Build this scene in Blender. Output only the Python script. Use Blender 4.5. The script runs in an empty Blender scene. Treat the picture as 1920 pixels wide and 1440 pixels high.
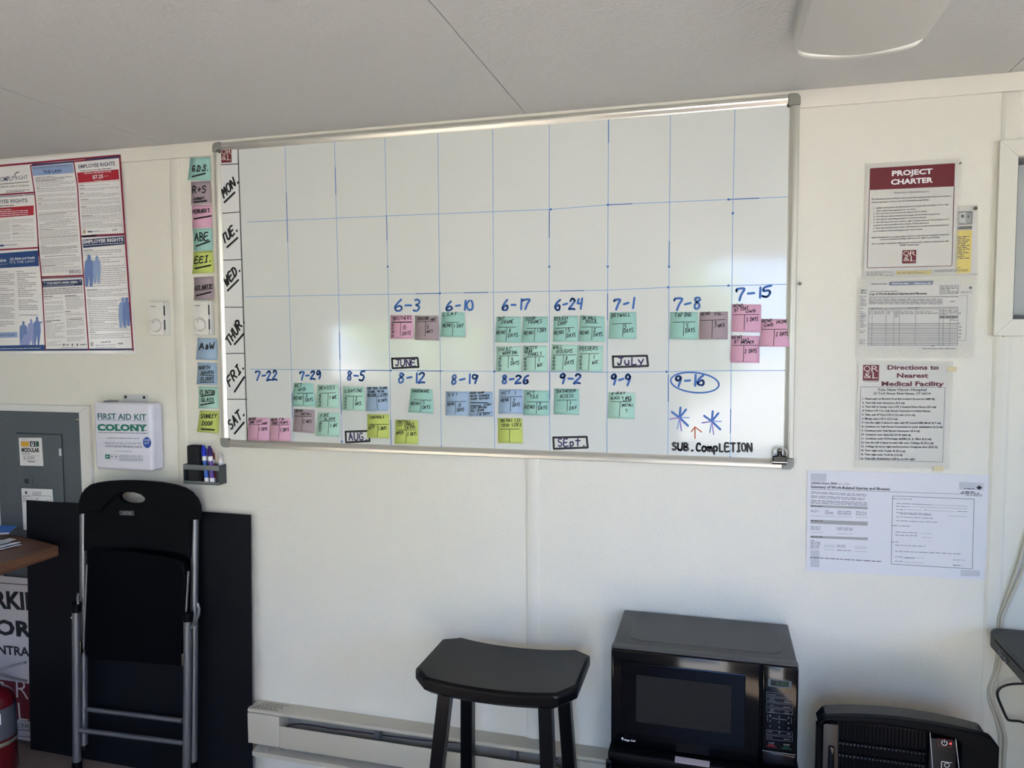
import bpy, bmesh, math, random
from mathutils import Vector, Matrix, noise
random.seed(7)
sc = bpy.context.scene
col = sc.collection

# ------------------------------------------------------------------ camera
ROT = ((0.96461617, 0.2636206, -0.00445321), (0.01160777, -0.05933568, -0.99817059), (-0.26340257, 0.9627998, -0.06029621))
CAM = Vector((1.59399544, -2.13837758, 1.48616443))
FPX = 1404.0
cd = bpy.data.cameras.new('camera'); co = bpy.data.objects.new('camera', cd); col.objects.link(co)
cd.sensor_width = 36; cd.lens = 36 * FPX / 1920; cd.clip_start = .02
X, Yd, F = (Vector(r) for r in ROT)
m = Matrix.Identity(4)
for i in range(3):
    m[i][0] = X[i]; m[i][1] = -Yd[i]; m[i][2] = -F[i]; m[i][3] = CAM[i]
co.matrix_world = m
sc.camera = co

# ------------------------------------------------------------------ light
sc.view_settings.view_transform = 'Standard'; sc.view_settings.look = 'None'
sc.view_settings.gamma = 1; sc.view_settings.use_curve_mapping = False
sc.view_settings.exposure = .98
SUN_EL, SUN_AZ = math.radians(44), math.radians(208)      # azimuth measured from +y, clockwise
w = bpy.data.worlds.new('sky'); sc.world = w; w.use_nodes = True
nt = w.node_tree; bg = nt.nodes['Background']
tcw = nt.nodes.new('ShaderNodeTexCoord'); sep = nt.nodes.new('ShaderNodeSeparateXYZ'); rmp = nt.nodes.new('ShaderNodeValToRGB')
nt.links.new(tcw.outputs['Generated'], sep.inputs[0]); nt.links.new(sep.outputs['Z'], rmp.inputs[0]); nt.links.new(rmp.outputs[0], bg.inputs[0])
e_ = rmp.color_ramp.elements; e_[0].position = 0; e_[0].color = (.55, .72, 1, 1); e_[1].position = .75; e_[1].color = (.10, .25, .80, 1)
k_ = rmp.color_ramp.elements.new(.22); k_.color = (.24, .46, 1, 1)
bg.inputs[1].default_value = 6.6
sd = bpy.data.lights.new('sun', 'SUN'); so = bpy.data.objects.new('sun', sd); col.objects.link(so)
sd.energy = 54.0; sd.angle = math.radians(.6); sd.color = (1, .94, .84)
dirv = Vector((math.sin(SUN_AZ) * math.cos(SUN_EL), math.cos(SUN_AZ) * math.cos(SUN_EL), math.sin(SUN_EL)))
so.rotation_euler = dirv.to_track_quat('Z', 'Y').to_euler()
so.location = (1.7, -9, 8)

def portal(loc, sx, sz, rot):
    d = bpy.data.lights.new('daylight_portal', 'AREA'); o = bpy.data.objects.new('daylight_portal', d); col.objects.link(o)
    d.shape = 'RECTANGLE'; d.size = sx; d.size_y = sz; d.cycles.is_portal = True
    o.location = loc; o.rotation_euler = rot
RZ = -3.5      # inner face of the opposite wall
DOORX = (1.34, 2.16); DOORZ = (0.0, 2.05)
WINX = (-1.55, -.15); WINZ = (1.14, 1.95)
RWY = (-2.7, -1.5); RWZ = (.95, 1.95)      # unseen window added in the right wall for more light
portal((sum(DOORX)/2, RZ-.15, 1.02), .82, 2.04, (math.pi/2, 0, 0))
portal((sum(WINX)/2, RZ-.15, sum(WINZ)/2), 1.4, .81, (math.pi/2, 0, 0))
portal((4.05, sum(RWY)/2, sum(RWZ)/2), 1.2, 1.0, (math.pi/2, 0, math.pi/2))

# ------------------------------------------------------------------ pixel helpers: a photo pixel becomes a point on a plane y = Y
def AT(px, py, Y=0.0):
    a, b = (px - 960) / FPX, (py - 720) / FPX
    d = X * a + Yd * b + F
    if callable(Y):
        y = 0.0
        for _ in range(4):
            p = CAM + d * ((y - CAM.y) / d.y); y = Y(p.x, p.z)
        return Vector((p.x, y, p.z))
    return CAM + d * ((Y - CAM.y) / d.y)
def ATZ(px, py, z):
    a, b = (px - 960) / FPX, (py - 720) / FPX
    d = X * a + Yd * b + F
    return CAM + d * ((z - CAM.z) / d.z)

# ------------------------------------------------------------------ materials
def lin(c): c /= 255; return c / 12.92 if c <= .04045 else ((c + .055) / 1.055) ** 2.4
MATS = {}
def M(name, rgb=(200, 200, 200), rough=.6, metal=0, spec=.5, bump=0, bscale=200, var=0, vscale=5, coat=0, trans=0, alpha=1, emit=None, estr=0, grain=None):
    if name in MATS: return MATS[name]
    mt = bpy.data.materials.new(name); mt.use_nodes = True; MATS[name] = mt
    n = mt.node_tree.nodes; l = mt.node_tree.links; b = n['Principled BSDF']
    c = (lin(rgb[0]), lin(rgb[1]), lin(rgb[2]), 1)
    b.inputs['Base Color'].default_value = c; b.inputs['Roughness'].default_value = rough
    b.inputs['Metallic'].default_value = metal; b.inputs['Specular IOR Level'].default_value = spec
    b.inputs['Coat Weight'].default_value = coat; b.inputs['Coat Roughness'].default_value = .05
    b.inputs['Transmission Weight'].default_value = trans; b.inputs['Alpha'].default_value = alpha
    if emit:
        b.inputs['Emission Color'].default_value = (lin(emit[0]), lin(emit[1]), lin(emit[2]), 1); b.inputs['Emission Strength'].default_value = estr
    tc = n.new('ShaderNodeTexCoord')
    if bump:
        t = n.new('ShaderNodeTexNoise'); t.inputs['Scale'].default_value = bscale; t.inputs['Detail'].default_value = 3
        l.new(tc.outputs['Object'], t.inputs['Vector'])
        bp = n.new('ShaderNodeBump'); bp.inputs['Strength'].default_value = bump; bp.inputs['Distance'].default_value = .002
        l.new(t.outputs[0], bp.inputs['Height']); l.new(bp.outputs[0], b.inputs['Normal'])
    if var:
        t = n.new('ShaderNodeTexNoise'); t.inputs['Scale'].default_value = vscale; t.inputs['Detail'].default_value = 4
        l.new(tc.outputs['Object'], t.inputs['Vector'])
        r = n.new('ShaderNodeValToRGB'); r.color_ramp.elements[0].position = .3; r.color_ramp.elements[1].position = .7
        r.color_ramp.elements[0].color = tuple(v * (1 - var) for v in c[:3]) + (1,); r.color_ramp.elements[1].color = tuple(min(1, v * (1 + var)) for v in c[:3]) + (1,)
        l.new(t.outputs[0], r.inputs[0]); l.new(r.outputs[0], b.inputs['Base Color'])
    if grain:
        mp = n.new('ShaderNodeMapping'); mp.inputs['Scale'].default_value = grain[0]; mp.inputs['Rotation'].default_value = grain[2]
        t = n.new('ShaderNodeTexNoise'); t.inputs['Scale'].default_value = 1; t.inputs['Detail'].default_value = 6; t.inputs['Distortion'].default_value = .6
        r = n.new('ShaderNodeValToRGB'); r.color_ramp.elements[0].position = .32; r.color_ramp.elements[1].position = .68
        d = grain[1]; r.color_ramp.elements[0].color = (lin(d[0]), lin(d[1]), lin(d[2]), 1); r.color_ramp.elements[1].color = c
        l.new(tc.outputs['Object'], mp.inputs[0]); l.new(mp.outputs[0], t.inputs['Vector']); l.new(t.outputs[0], r.inputs[0]); l.new(r.outputs[0], b.inputs['Base Color'])
    return mt

WALL = M('wall_vinyl', (229, 226, 213), .5, bump=.55, bscale=150, spec=.4)
TRIM = M('wall_batten_vinyl', (225, 222, 209), .45, bump=.15, bscale=150)
CEIL = M('ceiling_board', (208, 208, 205), .85, bump=.9, bscale=110, spec=.2)
FLOOR = M('floor_vinyl', (130, 116, 104), .45, grain=((1.5, 12, 1), (110, 98, 88), (0, 0, 0)))
ALU = M('board_aluminium', (214, 212, 202), .32, metal=.75)
CAPG = M('grey_plastic', (140, 140, 132), .5)
BOARD = M('dry_erase_enamel', (216, 219, 214), .08, spec=.5)
PAPER = M('white_paper', (224, 222, 218), .6)
LPAPER = M('laminated_paper', (226, 224, 218), .25)
BLACKINK = M('black_ink', (22, 22, 24), .6)
GREYINK = M('grey_ink', (92, 90, 94), .7)
LGREYINK = M('light_grey_ink', (165, 164, 162), .7)
DKINK = M('marker_black', (14, 13, 15), .5)
PURPLEINK = M('marker_purple', (50, 30, 90), .5)
BLUEINK = M('marker_blue', (48, 102, 178), .5)
PALEBLUE = M('marker_blue_faded', (128, 166, 208), .5)
ORANGEINK = M('marker_orange', (190, 95, 60), .5)
MAROON = M('maroon_print', (105, 20, 32), .45)
MAROONINK = M('maroon_ink', (98, 22, 40), .5)
CREAM = M('cream_print', (230, 220, 210), .5)
NAVY = M('navy_print', (30, 72, 128), .45)
DNAVY = M('dark_navy_print', (34, 50, 92), .45)
REDP = M('red_print', (176, 30, 48), .45)
CRIM = M('crimson_print', (140, 24, 54), .45)
LBLUE = M('light_blue_print', (148, 172, 208), .45)
FIGBLUE = M('figure_blue_print', (112, 138, 190), .5)
WHITEINK = M('white_ink', (235, 235, 235), .5)
YELP = M('yellow_print', (236, 212, 52), .45)
GREENP = M('green_print', (22, 116, 96), .4)
TEALP = M('teal_print', (44, 104, 108), .4)
SCREW = M('screw_metal', (110, 105, 95), .3, metal=1)
BLKP = M('black_plastic', (6, 7, 9), .55, spec=.14, bump=.15, bscale=400)
BLKG = M('black_gloss', (4, 5, 7), .10, spec=.33)
SILVER = M('grey_tube_metal', (140, 142, 145), .38, metal=.8)
NOTE = {'teal': M('note_teal', (160, 207, 194), .75), 'mint': M('note_mint', (178, 219, 201), .75), 'lime': M('note_lime', (198, 212, 112), .75),
        'pink': M('note_pink', (222, 172, 195), .75), 'taupe': M('note_taupe', (168, 152, 157), .75), 'blue': M('note_blue', (162, 188, 213), .75)}
SLEEVE = M('clear_sleeve_plastic', (228, 226, 215), .18, alpha=.14, spec=.5)

# ------------------------------------------------------------------ mesh builder
class MB:
    def __init__(s): s.v = []; s.f = []; s.mi = []; s.mats = []; s.sm = []
    def mid(s, mt):
        if mt not in s.mats: s.mats.append(mt)
        return s.mats.index(mt)
    def add(s, vs, fs, mt, smooth=False):
        b = len(s.v); s.v += [tuple(v) for v in vs]; k = s.mid(mt)
        for f in fs: s.f.append(tuple(b + i for i in f)); s.mi.append(k); s.sm.append(smooth)
    def box(s, a, b, mt):
        x0, y0, z0 = (min(a[i], b[i]) for i in range(3)); x1, y1, z1 = (max(a[i], b[i]) for i in range(3))
        s.add([(x0, y0, z0), (x1, y0, z0), (x1, y1, z0), (x0, y1, z0), (x0, y0, z1), (x1, y0, z1), (x1, y1, z1), (x0, y1, z1)],
              [(0, 3, 2, 1), (4, 5, 6, 7), (0, 1, 5, 4), (1, 2, 6, 5), (2, 3, 7, 6), (3, 0, 4, 7)], mt)
    def bbox(s, a, b, mt, r=.004, seg=3, smooth=True):     # box with rounded edges
        bm = bmesh.new(); bmesh.ops.create_cube(bm, size=1)
        c = (Vector(a) + Vector(b)) / 2; d = [abs(a[i] - b[i]) for i in range(3)]
        for v in bm.verts: v.co = Vector((v.co[i] * d[i] + c[i] for i in range(3)))
        bmesh.ops.bevel(bm, geom=list(bm.edges), offset=min(r, min(d) * .49), segments=seg, affect='EDGES', profile=.5)
        s.bm(bm, mt, smooth)
    def bm(s, bm, mt, smooth=False):
        bm.verts.index_update(); s.add([v.co.copy() for v in bm.verts], [[v.index for v in f.verts] for f in bm.faces], mt, smooth); bm.free()
    def tube(s, pts, r, mt, n=12, caps=True, smooth=True):
        pts = [Vector(p) for p in pts]; rs = r if isinstance(r, (list, tuple)) else [r] * len(pts)
        vs = []; fs = []; up = None
        for i, p in enumerate(pts):
            t = (pts[min(i + 1, len(pts) - 1)] - pts[max(i - 1, 0)]).normalized()
            if up is None: up = t.orthogonal().normalized()
            u = (up - t * up.dot(t)).normalized(); up = u; v = t.cross(u)
            for k in range(n):
                a = 2 * math.pi * k / n; vs.append(p + (u * math.cos(a) + v * math.sin(a)) * rs[i])
        for i in range(len(pts) - 1):
            for k in range(n): fs.append((i * n + k, i * n + (k + 1) % n, (i + 1) * n + (k + 1) % n, (i + 1) * n + k))
        s.add(vs, fs, mt, smooth)
        if caps:
            b = len(pts) - 1
            s.add(vs[:n], [tuple(range(n - 1, -1, -1))], mt); s.add(vs[b * n:], [tuple(range(n))], mt)
    def lathe(s, prof, c, mt, n=24, axis='z', smooth=True):
        vs = []; fs = []
        for (r, h) in prof:
            for k in range(n):
                a = 2 * math.pi * k / n; p = (r * math.cos(a), r * math.sin(a), h)
                if axis == 'y': p = (p[0], -p[2], p[1])
                vs.append((c[0] + p[0], c[1] + p[1], c[2] + p[2]))
        for i in range(len(prof) - 1):
            for k in range(n): fs.append((i * n + k, i * n + (k + 1) % n, (i + 1) * n + (k + 1) % n, (i + 1) * n + k))
        s.add(vs, fs, mt, smooth)
    def prism(s, pts, y0, y1, mt, holes=(), bev=0, smooth=False):
        """outline in (x,z) extruded along y; y may be a function of (x,z) offset"""
        bm = bmesh.new(); es = []
        for loop in [pts] + list(holes):
            vs = [bm.verts.new((p[0], y0, p[1])) for p in loop]
            es += [bm.edges.new((vs[i], vs[(i + 1) % len(vs)])) for i in range(len(vs))]
        bmesh.ops.triangle_fill(bm, edges=es, use_beauty=True, use_dissolve=True)
        r = bmesh.ops.extrude_face_region(bm, geom=list(bm.faces))
        bmesh.ops.translate(bm, verts=[g for g in r['geom'] if isinstance(g, bmesh.types.BMVert)], vec=(0, y1 - y0, 0))
        bmesh.ops.recalc_face_normals(bm, faces=list(bm.faces))
        if bev:
            ed = [e for e in bm.edges if len(e.link_faces) == 2 and e.calc_face_angle(0) > .7]
            bmesh.ops.bevel(bm, geom=ed, offset=bev, segments=2, affect='EDGES', profile=.5)
        s.bm(bm, mt, smooth)
    def obj(s, name, parent=None, origin=None):
        me = bpy.data.meshes.new(name)
        o0 = Vector(origin) if origin is not None else Vector((0, 0, 0))
        if parent is not None: o0 = Vector(parent.location)
        me.from_pydata([(v[0] - o0.x, v[1] - o0.y, v[2] - o0.z) for v in s.v], [], s.f)
        for mt in s.mats: me.materials.append(mt)
        me.polygons.foreach_set('material_index', s.mi); me.polygons.foreach_set('use_smooth', s.sm); me.update()
        o = bpy.data.objects.new(name, me); col.objects.link(o)
        if parent is not None:
            o.parent = parent
        elif origin is not None: o.location = o0
        return o
# children keep world coordinates relative to the Empty; grandchildren: parent location is zero offset
def sub(mb, name, parent, root):
    o = mb.obj(name, None, root.location); o.location = (0, 0, 0); o.parent = parent; return o
def tag(o, label=None, cat=None, group=None, kind=None):
    if label: o['label'] = label
    if cat: o['category'] = cat
    if group: o['group'] = group
    if kind: o['kind'] = kind
    return o
def empty(name, loc, label=None, cat=None, group=None, kind=None):
    o = bpy.data.objects.new(name, None); col.objects.link(o); o.location = loc; o.empty_display_size = .05
    return tag(o, label, cat, group, kind)
def part(name, parent, fn, label=None):
    mb = MB(); fn(mb); o = mb.obj(name, parent)
    if label: o['label'] = label
    return o

# ------------------------------------------------------------------ stroke font (hand lettering), cell 4 x 6
G = {
'A': '0,0 2,6 4,0|.8,2.1 3.3,2.3', 'B': '0,0 .1,6|-.2,6 2.6,5.8 3.3,4.8 2.8,3.6 .3,3.1 3.2,2.6 3.9,1.3 2.8,.2 -.2,0', 'C': '3.8,5 2.8,6 1.2,5.6 .1,3.6 .3,1.3 1.6,0 3.9,.6',
'D': '.3,0 .4,6|-.4,6 2.2,5.8 3.8,4 3.7,1.8 2.4,.3 -.3,0', 'E': '3.7,6 .1,5.9 0,0 3.8,.1|0,3.1 3,3.3', 'F': '4,6 .1,5.9 0,0|0,3 2.9,3.2', 'G': '3.7,5.3 2.4,6 .8,5.2 0,3 .6,.8 2.2,0 3.7,.9 3.7,2.6 2,2.5',
'H': '0,0 .1,6|3.8,0 3.9,6|0,3 3.9,3.2', 'I': '.8,6 3.4,6|2.1,6 2,0|.5,0 3.3,.1', 'J': '.8,6 4,6|2.7,6 2.6,1.4 1.8,.1 .8,.2 .1,1.4', 'K': '0,0 .1,6|3.6,6 .2,2.6 3.9,0', 'L': '.2,6 0,0 3.7,.1',
'M': '0,0 .4,6 2,2.3 3.7,6 4.1,0', 'N': '0,0 .2,6 3.7,0 3.9,6', 'O': '2,6 .6,5.2 0,3 .6,.7 2,0 3.4,.7 4,3 3.4,5.2 2,6', 'P': '.1,0 0,6 2.8,5.9 3.8,4.7 3,3.3 .1,2.9', 'Q': '2,6 .6,5.2 0,3 .6,.7 2,0 3.4,.7 4,3 3.4,5.2 2,6|2.3,1.6 4.2,-.8',
'R': '0,0 .1,6 2.8,5.8 3.5,4.6 2.8,3.3 .1,2.9|1.4,3 3.9,0', 'S': '3.7,5.2 2.6,6 1,5.8 .3,4.5 1.4,3.4 3,2.8 3.7,1.5 2.6,.2 1,0 0,.9', 'T': '-.2,6 4.2,6|2.1,6 2,0', 'U': '.1,6 .1,1.6 1.2,0 2.8,.1 3.8,1.6 3.9,6',
'V': '0,6 2,0 4,6', 'W': '0,6 1,0 2.1,4 3.2,0 4.2,6', 'X': '0,6 3.9,0|3.9,6 0,0', 'Y': '0,6 2,3.2|4,6 1.6,0', 'Z': '0,6 3.9,6 0,0 4,.1',
'0': '2,6 .6,5.2 0,3 .6,.7 2,0 3.4,.7 4,3 3.4,5.2 2,6', '1': '2,6 2,0', '2': '.3,4.8 1.4,6 3,5.6 3.2,4.2 0,.2 2,.3 4,.1', '3': '.3,5.6 2,6 3.3,5 2.6,3.7 1.2,3.2 3.2,2.7 3.7,1.4 2.4,.1 .1,.2', '4': '.6,6 .2,3.2 3.6,3.2|3.2,6 3,0',
'5': '4,6 1,5.8 .7,3.4 2.6,3.6 3.6,2.2 3,.5 1.4,0 0,.7', '6': '3.2,6 1.2,4.4 .2,2 1,.2 3,.2 3.7,1.6 2.6,2.8 .4,1.8', '7': '0,5.2 .4,6 3.8,5.8 2.8,3 1.8,0', '8': '3.4,5.2 2,6 .7,5 1.4,3.6 3,2.6 3.4,1 2,0 .6,.9 1.2,2.8 3.2,4.2 3.4,5.2', '9': '3.4,4.8 2,6 .5,5 .9,3.5 2.6,3.4 3.4,5 3.2,2.6 2.6,0',
'-': '.4,2.8 3.4,3.2', '+': '.3,3 3.7,3|2,4.7 2,1.3', '.': '1.6,.1 2.2,.4', ',': '2.2,.5 1.4,-1', '(': '3,6.4 1.6,4.6 1.5,1.6 3,-.4', ')': '1,6.4 2.4,4.6 2.5,1.6 1,-.4', '?': '.4,5 1.8,6 3.4,5 3,3.6 1.9,2.9 1.9,1.8|1.8,.3 2,.1', "'": '2.2,6.8 2,5.4',
'&': '4,0 .9,4.4 1.2,5.8 2.4,5.8 2.6,4.5 .2,2.2 .4,.5 1.8,0 3.4,1 4,2.6', '#': '1,0 1.6,6|2.6,0 3.2,6|.2,2 3.8,2|.4,4 4,4', '/': '.4,0 3.6,6',
'm': '0,0 .1,3.4|.1,2.6 1.1,3.4 1.9,2.6 2,0|2,2.6 3.1,3.4 3.9,2.6 4,0', 'o': '2,3.6 .4,2.8 .3,.8 2,0 3.6,.9 3.5,2.8 2,3.6', 'p': '.2,-2.2 .3,3.4|.3,2.8 2,3.6 3.4,2.4 2.6,.4 .4,.3', 'u': '.1,3.6 .2,.8 1.6,0 3.2,.8|3.4,3.6 3.5,0', 'y': '0,4.4 1.8,1.4|3.8,4.6 .8,-2', 't': '0,4.6 4,4.6|2,6 1.9,.2', 'f': '3.6,5.4 2.4,6 1.5,5 1.4,-1.2|.2,3 3,3.2', 'l': '.4,5.6 .2,0 3.6,.1',
}
WID = {'I': .85, '1': .55, '.': .6, '-': .85, "'": .5, ',': .5, ' ': .8, 'W': 1.1, 'M': 1.05}
def strokes(s, jit=.0, rnd=None):
    """string -> list of polylines in units of cap height, total width"""
    rnd = rnd or random; out = []; x = 0
    for ch in s:
        wd = WID.get(ch, 1) * .9
        if ch in G:
            for st in G[ch].split('|'):
                pts = [tuple(map(float, p.split(','))) for p in st.split(' ')]
                out.append([(x + (px + rnd.uniform(-jit, jit)) / 6 * .85, (py + rnd.uniform(-jit, jit)) / 6) for px, py in pts])
        x += wd if ch == ' ' else wd * .88
    return out, x
def smooth2(pts, sharp=.25):
    """round a polyline's soft corners (Catmull-Rom), keep sharp ones"""
    if len(pts) < 4: return pts
    closed = (Vector(pts[0]) - Vector(pts[-1])).length < 1e-6
    o = []
    n = len(pts)
    for i in range(n - 1):
        p1, p2 = Vector(pts[i]), Vector(pts[i + 1])
        p0 = Vector(pts[i - 1]) if i else (Vector(pts[-2]) if closed else p1); p3 = Vector(pts[i + 2]) if i + 2 < n else (Vector(pts[1]) if closed else p2)
        for t in (0, .34, .67):
            t2, t3 = t * t, t * t * t
            o.append(tuple(.5 * (2 * p1 + (p2 - p0) * t + (2 * p0 - 5 * p1 + 4 * p2 - p3) * t2 + (3 * p1 - p0 - 3 * p2 + p3) * t3)))
    o.append(tuple(pts[-1])); return o

# ------------------------------------------------------------------ printed text
_tc = {}
def textmesh(s, bold=0, shear=0):
    k = (s, bold, shear)
    if k in _tc: return _tc[k]
    cu = bpy.data.curves.new('t', 'FONT'); cu.body = s; cu.size = 1; cu.resolution_u = 1 if len(s) > 25 else 2; cu.offset = bold; cu.shear = shear
    o = bpy.data.objects.new('t', cu); me = bpy.data.meshes.new_from_object(o)
    vs = [(v.co.x, v.co.y) for v in me.vertices]; fs = [tuple(p.vertices) for p in me.polygons]
    bpy.data.objects.remove(o); bpy.data.curves.remove(cu); bpy.data.meshes.remove(me)
    x0 = min(v[0] for v in vs); x1 = max(v[0] for v in vs)
    vs = [((a - x0) / (x1 - x0), b / .70) for a, b in vs]
    _tc[k] = (vs, fs, x1 - x0); return _tc[k]

class Print:
    """flat marks on a surface y = Y(x,z); every group becomes one child mesh"""
    def __init__(s, parent, Y, up=.0004, root=None):
        s.p = parent; s.root = root or parent; s.Yf = Y if callable(Y) else (lambda x, z, Y=Y: Y); s.up = up; s.g = {}; s.lab = {}
    def mb(s, g): return s.g.setdefault(g, MB())
    def W(s, p): return AT(p[0], p[1], s.Yf) if len(p) == 2 else Vector(p)
    def pt(s, x, z, lay): return (x, s.Yf(x, z) - s.up - lay * .00025, z)
    def poly(s, g, mt, pts, lay=0, wall=False):
        P = pts if wall else [(q.x, q.z) for q in map(s.W, pts)]
        a = sum(P[i][0] * P[(i + 1) % len(P)][1] - P[(i + 1) % len(P)][0] * P[i][1] for i in range(len(P)))
        if a < 0: P = P[::-1]
        s.mb(g).add([s.pt(x, z, lay) for x, z in P], [tuple(range(len(P)))], mt)
    def rect(s, g, mt, tl, br, lay=0):
        a, b = s.W(tl), s.W(br); s.poly(g, mt, [(a.x, a.z), (b.x, a.z), (b.x, b.z), (a.x, b.z)], lay, True)
    def disc(s, g, mt, c, rx, rz, lay=0, n=28):
        c = s.W(c); s.poly(g, mt, [(c.x + rx * math.cos(2 * math.pi * k / n), c.z + rz * math.sin(2 * math.pi * k / n)) for k in range(n)], lay, True)
    def ln(s, g, mt, pts, wd, lay=0, wall=False, cap=True):
        P = [Vector(p) for p in pts] if wall else [Vector((q.x, q.z)) for q in map(s.W, pts)]
        for i in range(len(P) - 1):
            a, b = P[i], P[i + 1]; d = b - a
            if d.length < 1e-7: continue
            nrm = Vector((-d.y, d.x)).normalized() * wd / 2
            s.poly(g, mt, [tuple(a - nrm), tuple(b - nrm), tuple(b + nrm), tuple(a + nrm)], lay, True)
        if cap:
            for a in P: s.poly(g, mt, [(a.x + wd * .5 * math.cos(k * math.pi / 3), a.y + wd * .5 * math.sin(k * math.pi / 3)) for k in range(6)], lay + .1, True)
    def frame(s, g, mt, tl, br, wd, lay=0):
        a, b = s.W(tl), s.W(br); s.ln(g, mt, [(a.x, a.z), (b.x, a.z), (b.x, b.z), (a.x, b.z), (a.x, a.z)], wd, lay, True, False)
    def base(s, pl, pr, hpx):
        a = s.W(pl); b = s.W(pr); m_ = ((pl[0] + pr[0]) / 2, (pl[1] + pr[1]) / 2)
        h = s.W((m_[0], m_[1] - hpx)).z - s.W(m_).z
        return Vector((a.x, a.z)), Vector((b.x, b.z)), h
    def text(s, g, mt, st, pl, pr, hpx, lay=1, bold=0, shear=0, fit=True):
        vs, fs, wd = textmesh(st, bold, shear); a, b, h = s.base(pl, pr, hpx); u = b - a; n = Vector((-u.y, u.x)).normalized() * h
        s.mb(g).add([s.pt(*(a + u * x + n * y), lay) for x, y in vs], fs, mt)
    def hand(s, g, mt, st, pl, pr, hpx, wd, lay=1, jit=.25, slant=.0, cap=True):
        ps, tw = strokes(st, jit); a, b, h = s.base(pl, pr, hpx); u = (b - a) / max(tw - .05, .1); n = Vector((-u.y, u.x)).normalized() * h
        for p in ps: s.ln(g, mt, [tuple(a + u * x + n * y + u.normalized() * (slant * y * h)) for x, y in smooth2(p)], wd, lay, True, cap and len(p) < 9)
    def para(s, g, mt, tl, tr, bl, n, th=.4, lay=1, ragged=.25, br=None, gap=0):
        a, b, c = s.W(tl), s.W(tr), s.W(bl); a = Vector((a.x, a.z)); b = Vector((b.x, b.z)); c = Vector((c.x, c.z))
        u = b - a; d = (c - a) / max(n, 1); L = u.length; hh = d.length * th
        for i in range(n):
            if gap and random.random() < gap: continue
            x = 0; end = 1 if random.random() > ragged else random.uniform(.4, .95)
            o = a + d * (i + .5)
            while x < end:
                wl = random.uniform(.006, .022) * (1 if L > .08 else .6) / L
                x2 = min(end, x + wl); p, q = o + u * x, o + u * x2; nn = Vector((0, hh / 2))
                s.poly(g, mt, [tuple(p - nn), tuple(q - nn), tuple(q + nn), tuple(p + nn)], lay, True); x = x2 + .0022 / L
    def done(s, labels=None):
        for g, mb in s.g.items():
            nm = g.split('#')[0]
            if s.root is s.p: o = mb.obj(nm, s.p)
            else: o = sub(mb, nm, s.p, s.root)
            if nm in ('fine_print', 'form_text', 'small_text', 'backing_text', 'form_lines', 'button_legend', 'button_outline'): o['kind'] = 'stuff'
            if labels and g in labels: o['label'] = labels[g]

def logo(P, g, tl, br):
    """maroon emblem with QR over &L"""
    P.rect(g, MAROON, tl, br, 1)
    x0, y0 = tl; x1, y1 = br; w_, h_ = x1 - x0, y1 - y0
    P.text(g, CREAM, 'Q', (x0 + .04 * w_, y0 + .42 * h_), (x0 + .46 * w_, y0 + .42 * h_), .37 * h_, 2, -.012)
    P.text(g, CREAM, 'R', (x0 + .53 * w_, y0 + .42 * h_), (x0 + .97 * w_, y0 + .42 * h_), .37 * h_, 2, -.012)
    P.text(g, CREAM, '&', (x0 + .06 * w_, y0 + .86 * h_), (x0 + .50 * w_, y0 + .86 * h_), .37 * h_, 2, -.012)
    P.text(g, CREAM, 'L', (x0 + .60 * w_, y0 + .86 * h_), (x0 + .94 * w_, y0 + .86 * h_), .37 * h_, 2, -.012)
    e = .06
    for (a, b, y) in ((.50, .64, .42), (.54, .68, .86), (.54, .68, .49)):       # serifs
        P.rect(g, CREAM, (x0 + a * w_, y0 + (y - .02) * h_), (x0 + b * w_, y0 + y * h_), 2.5)
    P.text(g, MAROONINK, 'CONSTRUCTION', (x0 + .02 * w_, y1 + .085 * h_), (x1 - .02 * w_, y1 + .085 * h_), .065 * h_, 2)

# ================================================================== STRUCTURE
H = 2.132; XL, XR = -2.6, 3.9; Y1 = RZ
def structure(name, fn, **k):
    mb = MB(); fn(mb); o = mb.obj(name); o['kind'] = 'structure'; return o
structure('floor', lambda b: b.box((XL, Y1, -.06), (XR, 0.08, 0), FLOOR))
wb = structure('wall_back', lambda b: (b.box((XL, .012, -.06), (2.30, .10, H), WALL), b.box((2.30, .012, -.06), (3.5, .10, 1.527), WALL), b.box((2.30, .012, 1.927), (3.5, .10, H), WALL), b.box((3.5, .012, -.06), (XR, .10, H), WALL)))
SEAM = [-2.60, -1.37, -.148, 1.07, 2.286, 3.52, 3.9]
for i in range(len(SEAM) - 1):
    a, b = SEAM[i] + .001, SEAM[i + 1] - .001
    if SEAM[i] == 2.286: part('panel', wb, lambda q: (q.box((a, 0, 0), (3.5, .012, 1.527), WALL), q.box((a, 0, 1.927), (3.5, .012, H), WALL), q.box((a, 0, 1.527), (2.30, .012, 1.927), WALL)))
    else: part('panel', wb, lambda q: q.box((a, 0, 0), (b, .012, H), WALL))
cl = structure('ceiling', lambda b: b.box((XL, Y1, H + .010), (XR, .10, H + .06), M('ceiling_gap', (110, 105, 98), .9)))
CS = [-2.60, -1.40, -.178, 1.056, 2.275, 3.5, 3.9]
for i in range(len(CS) - 1):
    a, b = CS[i] + .0012, CS[i + 1] - .0012
    part('panel', cl, lambda q: q.box((a, Y1, H), (b, 0, H + .010), CEIL))
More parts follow.
